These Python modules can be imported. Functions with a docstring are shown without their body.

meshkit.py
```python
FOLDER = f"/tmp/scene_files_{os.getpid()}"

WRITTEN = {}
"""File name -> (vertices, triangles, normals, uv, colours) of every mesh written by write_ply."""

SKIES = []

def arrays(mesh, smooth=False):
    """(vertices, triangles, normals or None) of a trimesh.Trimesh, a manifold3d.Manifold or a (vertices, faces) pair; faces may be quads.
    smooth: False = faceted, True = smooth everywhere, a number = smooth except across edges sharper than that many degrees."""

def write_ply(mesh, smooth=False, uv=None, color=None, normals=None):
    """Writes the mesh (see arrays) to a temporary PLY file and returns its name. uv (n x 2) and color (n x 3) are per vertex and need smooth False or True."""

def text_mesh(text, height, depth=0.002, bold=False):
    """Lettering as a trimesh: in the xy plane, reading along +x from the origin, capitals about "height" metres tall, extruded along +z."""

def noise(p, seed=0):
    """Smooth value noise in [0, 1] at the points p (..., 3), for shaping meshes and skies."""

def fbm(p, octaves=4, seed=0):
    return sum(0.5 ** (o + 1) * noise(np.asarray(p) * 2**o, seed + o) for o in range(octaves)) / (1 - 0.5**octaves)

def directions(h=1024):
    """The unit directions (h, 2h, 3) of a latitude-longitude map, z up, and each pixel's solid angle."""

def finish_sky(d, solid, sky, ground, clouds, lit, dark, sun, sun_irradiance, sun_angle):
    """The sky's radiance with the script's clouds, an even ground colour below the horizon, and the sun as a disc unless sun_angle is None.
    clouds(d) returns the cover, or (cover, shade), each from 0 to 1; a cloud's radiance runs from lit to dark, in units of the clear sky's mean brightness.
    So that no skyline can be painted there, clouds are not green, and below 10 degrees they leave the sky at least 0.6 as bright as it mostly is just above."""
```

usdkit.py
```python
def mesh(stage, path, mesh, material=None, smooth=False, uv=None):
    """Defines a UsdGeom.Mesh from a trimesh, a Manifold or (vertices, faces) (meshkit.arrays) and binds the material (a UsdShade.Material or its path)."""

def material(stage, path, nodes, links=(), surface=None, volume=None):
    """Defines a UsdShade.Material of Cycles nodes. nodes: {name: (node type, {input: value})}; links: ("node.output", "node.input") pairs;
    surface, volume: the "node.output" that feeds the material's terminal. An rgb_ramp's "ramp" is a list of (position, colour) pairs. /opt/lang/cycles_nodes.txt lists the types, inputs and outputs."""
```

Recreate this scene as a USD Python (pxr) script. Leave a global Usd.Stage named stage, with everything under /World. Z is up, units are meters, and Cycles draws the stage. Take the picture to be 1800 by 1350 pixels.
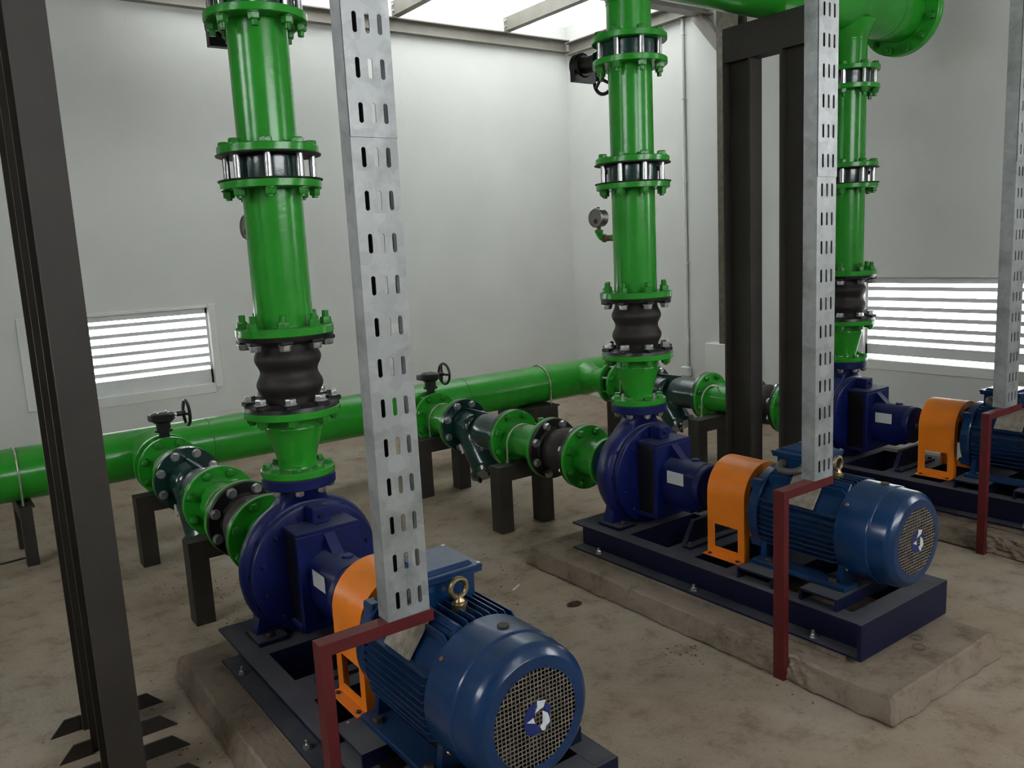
import math, random
import numpy as np
import trimesh, manifold3d as m3
from shapely.geometry import Polygon, Point, box as sbox
from shapely.ops import unary_union
from pxr import Usd, UsdGeom, UsdLux, UsdShade, Gf, Sdf
import usdkit, meshkit
random.seed(7)
rng = np.random.default_rng(7)
PI = math.pi
stage = Usd.Stage.CreateInMemory()
UsdGeom.SetStageUpAxis(stage, 'Z'); UsdGeom.SetStageMetersPerUnit(stage, 1.0)
UsdGeom.Xform.Define(stage, '/World'); UsdGeom.Scope.Define(stage, '/World/Looks')

# ------------------------------------------------------------------ camera, sky, exposure
FPX, CAM = 1466.41, np.array([-0.9100434, -2.40607653, 1.33988163])
yaw, pit, rol = [math.radians(a) for a in (35.74091299, 9.28610665, -2.90745195)]
fw = np.array([math.sin(yaw)*math.cos(pit), math.cos(yaw)*math.cos(pit), -math.sin(pit)])
ri = np.array([math.cos(yaw), -math.sin(yaw), 0.0]); up = np.cross(ri, fw)
cr, sr = math.cos(rol), math.sin(rol)
RX, UP = cr*ri + sr*up, -sr*ri + cr*up
cam = UsdGeom.Camera.Define(stage, '/World/camera')
cam.CreateHorizontalApertureAttr(36.0); cam.CreateVerticalApertureAttr(27.0)
cam.CreateFocalLengthAttr(FPX/1800*36.0); cam.CreateClippingRangeAttr(Gf.Vec2f(0.05, 500))
cam.CreateExposureAttr(-0.13)
mm = np.eye(4); mm[0, :3] = RX; mm[1, :3] = UP; mm[2, :3] = -fw; mm[3, :3] = CAM
cam.AddTransformOp().Set(Gf.Matrix4d(*mm.ravel().tolist()))

dome = UsdLux.DomeLight.Define(stage, '/World/sky')
dome.CreateIntensityAttr(4.0); dome.CreateColorAttr(Gf.Vec3f(0.95, 0.98, 1.0))   # even white overcast

# ------------------------------------------------------------------ materials
L = '/World/Looks/'
def mat(name, nodes, links, surface='p.BSDF'):
    return usdkit.material(stage, L + name, nodes, links, surface)
def paint(name, col, rough=0.35, dust=0.0, dustcol=(0.16, 0.14, 0.12), var=0.12, scale=9, metal=0.0, bump=0.0, coat=0.0, spec=0.5):
    dark = tuple(c*(1-var) for c in col); lite = tuple(min(1, c*(1+var)) for c in col)
    n = {'tc': ('texture_coordinate', {}), 'n': ('noise_texture', {'scale': scale, 'detail': 4.0, 'roughness': 0.6}),
         'r': ('rgb_ramp', {'ramp': [(0.3, dark), (0.7, lite)]}),
         'p': ('principled_bsdf', {'roughness': rough, 'metallic': metal, 'coat_weight': coat, 'coat_roughness': 0.12, 'specular_ior_level': spec})}
    k = [('tc.object', 'n.vector'), ('n.fac', 'r.fac')]
    src = 'r.color'
    if dust > 0:   # settled dust lies on upward faces
        n.update({'g': ('geometry', {}), 's': ('separate_xyz', {}), 'mr': ('map_range', {'from_min': 0.55, 'from_max': 0.98, 'to_min': 0.0, 'to_max': dust, 'clamp': True}),
                  'n2': ('noise_texture', {'scale': 6.0, 'detail': 5.0, 'roughness': 0.7}), 'mr2': ('map_range', {'from_min': 0.3, 'from_max': 0.62, 'to_min': 0.45, 'to_max': 1.0, 'clamp': True}),
                  'mu': ('math', {'math_type': 'multiply'}), 'mx': ('mix', {'color2': dustcol}),
                  'ra': ('map_range', {'from_min': 0.0, 'from_max': 1.0, 'to_min': rough, 'to_max': 0.9})})
        k += [('g.normal', 's.vector'), ('s.z', 'mr.value'), ('tc.object', 'n2.vector'), ('n2.fac', 'mr2.value'), ('mr.result', 'mu.value1'), ('mr2.result', 'mu.value2'),
              ('r.color', 'mx.color1'), ('mu.value', 'mx.fac'), ('mu.value', 'ra.value'), ('ra.result', 'p.roughness')]
        src = 'mx.color'
    if bump > 0:
        n['nb'] = ('noise_texture', {'scale': 60.0, 'detail': 2.0}); n['b'] = ('bump', {'strength': bump, 'distance': 0.004})
        k += [('tc.object', 'nb.vector'), ('nb.fac', 'b.height'), ('b.normal', 'p.normal')]
    k.append((src, 'p.base_color'))
    return mat(name, n, k)

GREEN = paint('green_paint', (0.022, 0.280, 0.022), 0.22, dust=0.30, dustcol=(0.20, 0.23, 0.15), var=0.10, bump=0.10, coat=0.08, spec=0.38)
GREEND = paint('green_bolt_paint', (0.016, 0.215, 0.017), 0.3, var=0.15, scale=30)
DKGREEN = paint('dark_green_enamel', (0.006, 0.036, 0.030), 0.2, dust=0.08, dustcol=(0.08, 0.10, 0.09), bump=0.15, coat=0.4)
BLUE = paint('pump_blue', (0.003, 0.009, 0.082), 0.38, dust=0.45, dustcol=(0.085, 0.095, 0.14), var=0.25, bump=0.2, spec=0.35)
MBLUE = paint('motor_blue', (0.003, 0.027, 0.090), 0.24, dust=0.22, dustcol=(0.07, 0.09, 0.12), var=0.2, bump=0.08, coat=0.25, spec=0.35)
FBLUE = paint('frame_blue', (0.002, 0.005, 0.027), 0.45, dust=0.9, dustcol=(0.085, 0.085, 0.092), var=0.3, bump=0.05, spec=0.3)
ORANGE = paint('orange_paint', (0.78, 0.205, 0.012), 0.33, dust=0.22, dustcol=(0.45, 0.22, 0.12), var=0.08, bump=0.06)
RED = paint('red_oxide', (0.090, 0.0065, 0.008), 0.45, dust=0.35, dustcol=(0.14, 0.06, 0.05), var=0.2)
BLACK = paint('black_paint', (0.006, 0.006, 0.007), 0.35, dust=0.35, dustcol=(0.06, 0.05, 0.045), var=0.3, bump=0.1)
RUBBER = paint('black_rubber', (0.013, 0.0095, 0.0085), 0.6, dust=0.5, dustcol=(0.06, 0.045, 0.04), var=0.35, bump=0.1)
PRIMER = paint('dark_steel_primer', (0.021, 0.0175, 0.0135), 0.55, dust=0.22, dustcol=(0.07, 0.06, 0.05), var=0.3, scale=14, bump=0.08)
PORTAL = paint('portal_steel_primer', (0.024, 0.020, 0.0155), 0.6, dust=0.2, dustcol=(0.07, 0.06, 0.05), var=0.25, scale=5, bump=0.06)
ZINC = paint('zinc_plated', (0.52, 0.53, 0.54), 0.28, metal=0.9, var=0.2, scale=40)
BRASS = paint('yellow_zinc', (0.40, 0.30, 0.17), 0.3, metal=0.9, var=0.2, scale=30)
GREYST = paint('grey_steel_plate', (0.20, 0.19, 0.18), 0.45, metal=0.3, var=0.1)
STEEL = paint('bright_steel', (0.60, 0.60, 0.60), 0.22, metal=0.95, var=0.15, scale=30)
WIRE = paint('galvanised_rod', (0.36, 0.36, 0.28), 0.4, metal=0.5, var=0.25, scale=30)
BEIGE = paint('beige_beam_paint', (0.20, 0.185, 0.155), 0.5, dust=0.3, dustcol=(0.3, 0.28, 0.25), var=0.1)
OLIVE = paint('olive_steel', (0.075, 0.068, 0.042), 0.5, var=0.35, scale=25)
WHITEP = paint('white_paint', (0.62, 0.63, 0.62), 0.4, var=0.04)
SLAT = paint('louvre_slat_paint', (0.70, 0.69, 0.705), 0.5, var=0.05)
PAPER = paint('paper_label', (0.55, 0.57, 0.56), 0.6, var=0.05)
GREYP = paint('grey_print', (0.16, 0.17, 0.16), 0.6, var=0.1)
LOGOW = paint('logo_white', (0.55, 0.60, 0.64), 0.4, var=0.03)
LOGOB = paint('logo_blue', (0.008, 0.02, 0.13), 0.35, var=0.1)
COPPER = paint('copper_nipple', (0.22, 0.075, 0.04), 0.4, metal=0.3, var=0.2, scale=40)
CABLE = paint('grey_conduit', (0.085, 0.082, 0.075), 0.45, var=0.2)
DIRT = paint('dry_dirt', (0.12, 0.085, 0.055), 0.95, var=0.5, scale=40)
DIRT2 = paint('dark_rusty_dirt', (0.035, 0.017, 0.009), 0.95, var=0.5, scale=60)
RUST = paint('rust_pipe', (0.07, 0.018, 0.010), 0.7, var=0.4, scale=40)
DUSTN = paint('dusty_nameplate', (0.24, 0.21, 0.17), 0.6, var=0.35, scale=40, metal=0.2)
ROOFM = paint('roof_sheet', (0.30, 0.30, 0.29), 0.5, var=0.1)
DKIN = paint('dark_interior', (0.004, 0.004, 0.005), 0.7, var=0.2)
GRILL = paint('grille_wire', (0.20, 0.18, 0.15), 0.5, var=0.3, scale=30, metal=0.2)
CABNAVY = paint('navy_panel', (0.012, 0.018, 0.035), 0.4, var=0.1)

GALV = mat('galvanised_sheet', {
    'tc': ('texture_coordinate', {}), 'v': ('voronoi_texture', {'scale': 38.0}), 'n': ('noise_texture', {'scale': 7.0, 'detail': 6.0, 'roughness': 0.65}),
    'bw': ('rgb_to_bw', {}), 'r': ('rgb_ramp', {'ramp': [(0.0, (0.26, 0.272, 0.27)), (1.0, (0.335, 0.35, 0.347))]}), 'r2': ('rgb_ramp', {'ramp': [(0.34, (0.62, 0.63, 0.63)), (0.5, (1, 1, 1)), (0.60, (1.05, 1.05, 1.05)), (0.68, (1.4, 1.4, 1.4))]}),
    'm': ('mix', {'mix_type': 'multiply', 'fac': 1.0}), 'rr': ('map_range', {'from_min': 0.2, 'from_max': 0.8, 'to_min': 0.36, 'to_max': 0.55}),
    'p': ('principled_bsdf', {'metallic': 0.35})},
    [('tc.object', 'v.vector'), ('tc.object', 'n.vector'), ('v.color', 'bw.color'), ('bw.val', 'r.fac'), ('n.fac', 'r2.fac'), ('r.color', 'm.color1'), ('r2.color', 'm.color2'), ('m.color', 'p.base_color'), ('n.fac', 'rr.value'), ('rr.result', 'p.roughness')])

def wallmat(name, col):
    return mat(name, {
        'g': ('geometry', {}), 'n': ('noise_texture', {'scale': 1.3, 'detail': 4.0}), 'n2': ('noise_texture', {'scale': 14.0, 'detail': 5.0}), 'n3': ('noise_texture', {'scale': 90.0, 'detail': 2.0}),
        'r': ('rgb_ramp', {'ramp': [(0.3, tuple(c*0.93 for c in col)), (0.7, tuple(min(1, c*1.04) for c in col))]}),
        'ad': ('math', {'math_type': 'multiply_add', 'value2': 0.15}), 'b': ('bump', {'strength': 0.25, 'distance': 0.006}), 'p': ('principled_bsdf', {'roughness': 0.42, 'specular_ior_level': 0.35})},
        [('g.position', 'n.vector'), ('g.position', 'n2.vector'), ('g.position', 'n3.vector'), ('n.fac', 'r.fac'), ('r.color', 'p.base_color'), ('n3.fac', 'ad.value1'), ('n2.fac', 'ad.value3'), ('ad.value', 'b.height'), ('b.normal', 'p.normal')])
WALL = wallmat('wall_paint', (0.60, 0.605, 0.575))
WALLB = wallmat('wall_band_paint', (0.66, 0.66, 0.63))

def concrete(name, a, b, c, rough=0.85):
    return mat(name, {
        'g': ('geometry', {}), 'n': ('noise_texture', {'scale': 1.1, 'detail': 6.0, 'roughness': 0.62}), 'n2': ('noise_texture', {'scale': 9.0, 'detail': 6.0, 'roughness': 0.7}), 'n3': ('noise_texture', {'scale': 70.0, 'detail': 3.0, 'roughness': 0.7}),
        'r': ('rgb_ramp', {'ramp': [(0.30, a), (0.5, b), (0.68, c)]}), 'r2': ('rgb_ramp', {'ramp': [(0.30, (0.62, 0.58, 0.54)), (0.48, (1, 1, 1)), (0.72, (1.12, 1.12, 1.12))]}),
        'r3': ('rgb_ramp', {'ramp': [(0.26, (0.6, 0.56, 0.5)), (0.42, (1, 1, 1))]}),
        'm': ('mix', {'mix_type': 'multiply', 'fac': 1.0}), 'm2': ('mix', {'mix_type': 'multiply', 'fac': 1.0}),
        'ad': ('math', {'math_type': 'multiply_add', 'value2': 0.35}), 'b': ('bump', {'strength': 0.55, 'distance': 0.010}), 'p': ('principled_bsdf', {'roughness': rough, 'specular_ior_level': 0.25})},
        [('g.position', 'n.vector'), ('g.position', 'n2.vector'), ('g.position', 'n3.vector'), ('n.fac', 'r.fac'), ('n2.fac', 'r2.fac'), ('n3.fac', 'r3.fac'), ('r.color', 'm.color1'), ('r2.color', 'm.color2'),
         ('m.color', 'm2.color1'), ('r3.color', 'm2.color2'), ('m2.color', 'p.base_color'), ('n3.fac', 'ad.value1'), ('n2.fac', 'ad.value3'), ('ad.value', 'b.height'), ('b.normal', 'p.normal')])
FLOOR = concrete('floor_concrete', (0.240, 0.178, 0.121), (0.302, 0.242, 0.180), (0.338, 0.290, 0.240))
PLINTH = concrete('plinth_concrete', (0.15, 0.115, 0.082), (0.205, 0.162, 0.122), (0.245, 0.20, 0.158))
YARD = concrete('yard_concrete', (0.5, 0.49, 0.46), (0.56, 0.55, 0.52), (0.6, 0.59, 0.57))
SKYL = mat('translucent_sheet', {'t': ('translucent_bsdf', {'color': (0.45, 0.46, 0.45)}), 'c': ('transparent_bsdf', {'color': (0.40, 0.40, 0.40)}), 'm': ('mix_closure', {'fac': 0.4})},
           [('t.BSDF', 'm.closure1'), ('c.BSDF', 'm.closure2')], 'm.closure')

# ------------------------------------------------------------------ mesh helpers
def cat(ms):
    return trimesh.util.concatenate([m for m in ms if m is not None])
def T(v, f):
    return trimesh.Trimesh(np.asarray(v, float), np.asarray(f, int), process=False)
def box(x0, x1, y0, y1, z0, z1, b=0.0):
    x0, x1 = sorted((x0, x1)); y0, y1 = sorted((y0, y1)); z0, z1 = sorted((z0, z1))
    b = min(b, 0.45*min(x1-x0, y1-y0, z1-z0))
    c, h = np.array([(x0+x1)/2, (y0+y1)/2, (z0+z1)/2]), np.array([x1-x0, y1-y0, z1-z0])/2
    if b <= 0:
        return trimesh.creation.box(extents=2*h, transform=trimesh.transformations.translation_matrix(c))
    p = []
    for s in np.ndindex(2, 2, 2):
        s = np.array(s)*2-1
        for k in range(3):
            q = s*(h-b); q[k] = s[k]*h[k]; p.append(c+q)
    return trimesh.convex.convex_hull(np.array(p))
def frame_of(axis):
    a = np.asarray(axis, float); a = a/np.linalg.norm(a)
    t = np.array([0, 0, 1.0]) if abs(a[2]) < 0.9 else np.array([1.0, 0, 0])
    u = np.cross(t, a); u /= np.linalg.norm(u)
    return a, u, np.cross(a, u)
def lathe(prof, o=(0, 0, 0), axis=(0, 0, 1), n=48, phase=0.0):
    """prof: (t along the axis, radius)."""
    a, u, v = frame_of(axis); o = np.asarray(o, float)
    th = phase + np.arange(n)*2*PI/n
    ring = np.cos(th)[:, None]*u + np.sin(th)[:, None]*v
    V = np.vstack([o + a*t + ring*r for t, r in prof])
    F = []
    for i in range(len(prof)-1):
        for j in range(n):
            k = (j+1) % n
            A, B, Cc, D = i*n+j, i*n+k, (i+1)*n+k, (i+1)*n+j
            if prof[i][1] > 0: F.append((A, B, Cc))
            if prof[i+1][1] > 0: F.append((A, Cc, D))
    return T(V, F)
def cyl(p0, p1, r, n=32, b=0.0, r1=None):
    p0, p1 = np.asarray(p0, float), np.asarray(p1, float); h = np.linalg.norm(p1-p0); r1 = r if r1 is None else r1
    if b > 0:
        pr = [(0, 0), (0, r-b), (b, r), (h-b, r1), (h, r1-b), (h, 0)]
    else:
        pr = [(0, 0), (0, r), (h, r1), (h, 0)]
    return lathe(pr, p0, p1-p0, n)
def ringm(p0, p1, ro, ri_, n=40, b=0.0015):
    p0, p1 = np.asarray(p0, float), np.asarray(p1, float); h = np.linalg.norm(p1-p0)
    return lathe([(0, ri_), (0, ro-b), (b, ro), (h-b, ro), (h, ro-b), (h, ri_), (0, ri_)], p0, p1-p0, n)
def tube(pts, r, n=10, closed=False):
    p = np.asarray(pts, float); m = len(p)
    t = np.roll(p, -1, 0)-np.roll(p, 1, 0) if closed else np.gradient(p, axis=0)
    t /= np.linalg.norm(t, axis=1, keepdims=True)+1e-12
    a, u, v = frame_of(t[0]); U = [u]
    for i in range(1, m):
        w = U[-1]-t[i]*np.dot(U[-1], t[i]); U.append(w/np.linalg.norm(w))
    U = np.array(U); W = np.cross(t, U); th = np.arange(n)*2*PI/n
    V = (p[:, None]+r*(np.cos(th)[None, :, None]*U[:, None]+np.sin(th)[None, :, None]*W[:, None])).reshape(-1, 3)
    F = []
    for i in range(m if closed else m-1):
        i2 = (i+1) % m
        for j in range(n):
            k = (j+1) % n
            F += [(i*n+j, i*n+k, i2*n+k), (i*n+j, i2*n+k, i2*n+j)]
    if not closed:
        for e, s in ((0, -1), (m-1, 1)):
            V = np.vstack([V, p[e]]); c = len(V)-1
            for j in range(n):
                k = (j+1) % n
                F.append((c, e*n+j, e*n+k) if s > 0 else (c, e*n+k, e*n+j))
    return T(V, F)
def circ(c, axis, r, n=32, a0=0, a1=2*PI, end=False):
    a, u, v = frame_of(axis); th = np.linspace(a0, a1, n, endpoint=end)
    return np.asarray(c, float)+r*(np.cos(th)[:, None]*u+np.sin(th)[:, None]*v)
def torus(c, axis, R, r, n=32, k=10):
    return tube(circ(c, axis, R, n), r, k, closed=True)
def extrude(poly, origin, ux, uy, depth):
    """shapely polygon in (a,b) -> solid: origin + a*ux + b*uy, extruded along ux x uy by depth."""
    m = trimesh.creation.extrude_polygon(poly, depth, engine='earcut')
    ux, uy = np.asarray(ux, float), np.asarray(uy, float); w = np.cross(ux, uy)
    m.vertices = np.asarray(origin, float)+m.vertices[:, :1]*ux+m.vertices[:, 1:2]*uy+m.vertices[:, 2:]*w
    return m
def extr(pts, origin, ux, uy, depth, hole=None):
    return extrude(Polygon(pts, [hole] if hole else None), origin, ux, uy, depth)
def hexp(p, axis, af, h, phase=0.0, ch=0.12):
    R = af/math.sqrt(3)
    return lathe([(0, 0), (0, R), (h*(1-ch*2), R), (h, R*0.88), (h, 0)], p, axis, 6, phase)
def bolt_head(p, axis, af=0.030, h=0.013, washer=True):
    a = np.asarray(axis, float)/np.linalg.norm(axis); p = np.asarray(p, float)
    out = []
    if washer:
        out.append(cyl(p, p+a*0.003, af*0.66, 16)); p = p+a*0.003
    out.append(hexp(p, a, af, h, random.uniform(0, 1)))
    return cat(out)
def nut(p, axis, af=0.030, h=0.017, stub=0.012, d=0.018):
    a = np.asarray(axis, float)/np.linalg.norm(axis); p = np.asarray(p, float)
    return cat([cyl(p, p+a*0.003, af*0.66, 16), hexp(p+a*0.003, a, af, h, random.uniform(0, 1)), cyl(p+a*h, p+a*(h+stub), d/2, 12, 0.001)])
def flange_pts(c, axis, pcd, n=8, off=PI/8):
    a, u, v = frame_of(axis)
    return [np.asarray(c, float)+pcd/2*(math.cos(off+i*2*PI/n)*u+math.sin(off+i*2*PI/n)*v) for i in range(n)]
def roughen(m, amp, freq, seed=0):
    n = np.stack([meshkit.fbm(m.vertices*freq+50, 3, seed+i) for i in range(3)], 1)-0.5
    m.vertices = m.vertices+n*amp*2
    return m
def rough_box(x0, x1, y0, y1, z0, z1, step, amp, freq, b=0.012, seed=0):
    m = box(x0, x1, y0, y1, z0, z1, b)
    v, f = trimesh.remesh.subdivide_to_size(m.vertices, m.faces, step)
    m = trimesh.Trimesh(v, f, process=False); m.merge_vertices()
    m = roughen(m, amp, freq, seed)
    m.vertices[:, 2] = np.maximum(m.vertices[:, 2], z0)
    return m

# ------------------------------------------------------------------ scene-graph helpers
used = {}
def numbered(parent, name):
    k = (parent, name); used[k] = used.get(k, -1)+1
    return name if used[k] == 0 else f'{name}_{used[k]:03d}'
def data(prim, **kw):
    for k, v in kw.items():
        if v: prim.SetCustomDataByKey(k, v)
origins = {}
def obj(name, mesh, material, parent='/World', label=None, smooth=30):
    path = parent+'/'+numbered(parent, name)
    root = '/'.join(path.split('/')[:3])
    if isinstance(mesh, list): mesh = cat(mesh)
    mesh = mesh.copy()
    mesh.vertices = mesh.vertices-origins.get(root, np.zeros(3))
    usdkit.mesh(stage, path, mesh, material, smooth=smooth)
    if label: data(stage.GetPrimAtPath(path), label=label)
    return path
def thing(name, label, category, base, group=None):
    path = '/World/'+numbered('/World', name)
    x = UsdGeom.Xform.Define(stage, path); x.AddTranslateOp().Set(Gf.Vec3d(*map(float, base)))
    origins[path] = np.asarray(base, float)
    data(x.GetPrim(), label=label, category=category, group=group)
    return path
def single(name, mesh, material, label, category, base=None, group=None, kind=None):
    """a thing that is one mesh"""
    if isinstance(mesh, list): mesh = cat(mesh)
    lo, hi = mesh.bounds
    base = np.array([(lo[0]+hi[0])/2, (lo[1]+hi[1])/2, lo[2]]) if base is None else np.asarray(base, float)
    path = '/World/'+numbered('/World', name)
    mesh = mesh.copy(); mesh.vertices = mesh.vertices-base
    m = usdkit.mesh(stage, path, mesh, material, smooth=30)
    UsdGeom.Xformable(m).AddTranslateOp().Set(Gf.Vec3d(*map(float, base)))
    data(m.GetPrim(), label=label, category=category, group=group, kind=kind)
    return path
def struct(name, mesh, material, label=None, parent='/World', smooth=30):
    p = obj(name, mesh, material, parent, smooth=smooth)
    if parent == '/World':
        data(stage.GetPrimAtPath(p), kind='structure', label=label)
    return p
def struct_root(name, label):
    path = '/World/'+numbered('/World', name)
    x = UsdGeom.Xform.Define(stage, path); data(x.GetPrim(), kind='structure', label=label)
    return path
def dup(src, offset, label, group=None):
    sp = stage.GetPrimAtPath(src); was = sp.GetCustomData()
    base = src.rsplit('/', 1)[1]
    if base[-4:-3] == '_' and base[-3:].isdigit(): base = base[:-4]
    path = '/World/'+numbered('/World', base)
    x = UsdGeom.Xform.Define(stage, path)
    x.GetPrim().GetReferences().AddInternalReference(Sdf.Path(src))
    b = origins[src]+np.asarray(offset, float)
    x.GetPrim().GetAttribute('xformOp:translate').Set(Gf.Vec3d(*map(float, b)))
    x.GetPrim().SetInstanceable(True)
    data(x.GetPrim(), label=label, category=was['category'], group=group or was.get('group'))
    return path
D = 1.4499            # pump spacing along x
W3 = ('nearest pump', 'middle pump', 'farthest pump at the right')
def trio(src, labels, offs=None):
    sp = stage.GetPrimAtPath(src)
    words = src.rsplit('/', 1)[1]
    words = words[:-4] if words[-3:].isdigit() else words
    data(sp, group=words.replace('_', ' ')+'s of the three pump sets')
    for k in (1, 2):
        o = np.array([k*D, 0, 0.0])
        if offs: o = o+np.array(offs[k])
        dup(src, o, labels[k])

# ------------------------------------------------------------------ room
XW, YW, XL, YN, ZT = 3.95, 3.32, -3.2, -4.6, 3.35
def wall_with_holes(a0, a1, z0, z1, holes, origin, ux, depth):
    p = sbox(a0, z0, a1, z1)
    for h in holes: p = p.difference(sbox(*h))
    return extrude(p, origin, ux, (0, 0, 1), depth)
fl = trimesh.creation.box(extents=(XW-XL+0.4, YW-YN+0.4, 0.2), transform=trimesh.transformations.translation_matrix(((XW+XL)/2, (YW+YN)/2, -0.1)))
struct('floor', fl, FLOOR, 'dusty unfinished concrete floor of the pump room', smooth=False)
LZ0, LZ1 = 0.535, 1.045
# left wall (faces -y) : opening for louvre 1
struct('wall_left', wall_with_holes(XL, XW+0.2, 0, ZT, [(-0.33, LZ0, 0.735, LZ1), (-2.6, LZ0, -1.5, LZ1)], (0, YW+0.18, 0), (1, 0, 0), 0.18), WALL, 'pale grey painted wall behind the suction header', smooth=False)
struct('wall_right', wall_with_holes(YN, YW, 0, ZT, [(-0.60, LZ0, 0.535, LZ1), (-3.4, 1.5, -2.4, 2.7)], (XW, 0, 0), (0, 1, 0), 0.18), WALL, 'pale grey painted wall at the right', smooth=False)
struct('wall_back', wall_with_holes(XL-0.2, XW+0.2, 0, ZT, [(-0.5, 1.9, 2.3, 2.85)], (0, YN, 0), (1, 0, 0), 0.18), WALL, 'pale grey wall behind the camera with a high opening', smooth=False)
struct('wall_side', wall_with_holes(YN, YW, 0, ZT, [(-2.0, 2.1, 0.8, 2.95)], (XL-0.18, 0, 0), (0, 1, 0), 0.18), WALL, 'pale grey wall with a high opening at the far left, outside the picture', smooth=False)
# plaster bands round the louvres
bd = struct_root('trim_1', 'raised plaster band framing the left louvre')
obj('vertical_band', box(0.735, 0.785, YW-0.012, YW, 0.505, 1.068, 0.004), WALLB, bd)
obj('vertical_band', box(-0.385, -0.33, YW-0.012, YW, 0.505, 1.068, 0.004), WALLB, bd)
obj('head_band', box(-0.33, 0.735, YW-0.008, YW, LZ1, 1.066, 0.003), WALLB, bd)
obj('sill_band', box(-0.33, 0.735, YW-0.006, YW, 0.47, LZ0, 0.003), WALLB, bd)
bd = struct_root('trim_2', 'plaster band below the right louvre')
obj('sill_band', box(XW-0.006, XW, -0.60, 0.535, 0.475, LZ0, 0.003), WALLB, bd)
# louvres
def louvre(name, a0, a1, place, label, lo=LZ0):
    """a along the wall, depth t outward."""
    r = struct_root(name, label)
    def put(a, t, z):
        return place(a, t, z)
    def slab(ring, aa0, aa1):
        # ring: (t,z) polygon -> prism along the wall
        V = [put(aa0, t, z) for t, z in ring]+[put(aa1, t, z) for t, z in ring]; n = len(ring)
        F = [(i, (i+1) % n, n+(i+1) % n) for i in range(n)]+[(i, n+(i+1) % n, n+i) for i in range(n)]
        F += [(0, i+1, i) for i in range(1, n-1)]+[(n, n+i, n+i+1) for i in range(1, n-1)]
        m = T(V, F); m.fix_normals(); return m
    obj('frame', [slab([(0.03, lo), (0.10, lo), (0.10, 0.628), (0.03, 0.628)], a0, a1), slab([(0.03, 1.008), (0.10, 1.008), (0.10, LZ1), (0.03, LZ1)], a0, a1),
                  slab([(0.03, LZ0), (0.10, LZ0), (0.10, LZ1), (0.03, LZ1)], a0, a0+0.012), slab([(0.03, LZ0), (0.10, LZ0), (0.10, LZ1), (0.03, LZ1)], a1-0.012, a1)], WHITEP, r, smooth=False)
    for z in (0.986, 0.923, 0.863, 0.802, 0.740, 0.680):
        obj('slat', slab([(0.035, z-0.022), (0.035, z), (0.0375, z), (0.0375, z-0.0195), (0.075, z-0.032), (0.075, z-0.0345)], a0+0.012, a1-0.012), SLAT, r, smooth=False)
louvre('window_1', -0.33, 0.735, lambda a, t, z: (a, YW+t, z), 'white louvred vent in the left wall, daylight showing between its slats')
louvre('window_2', -0.60, 0.535, lambda a, t, z: (XW+t, a, z), 'white louvred vent in the right wall behind the farthest pump', 0.566)
louvre('window_3', -2.6, -1.5, lambda a, t, z: (a, YW+t, z), 'second louvred vent in the left wall, outside the picture')
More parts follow.
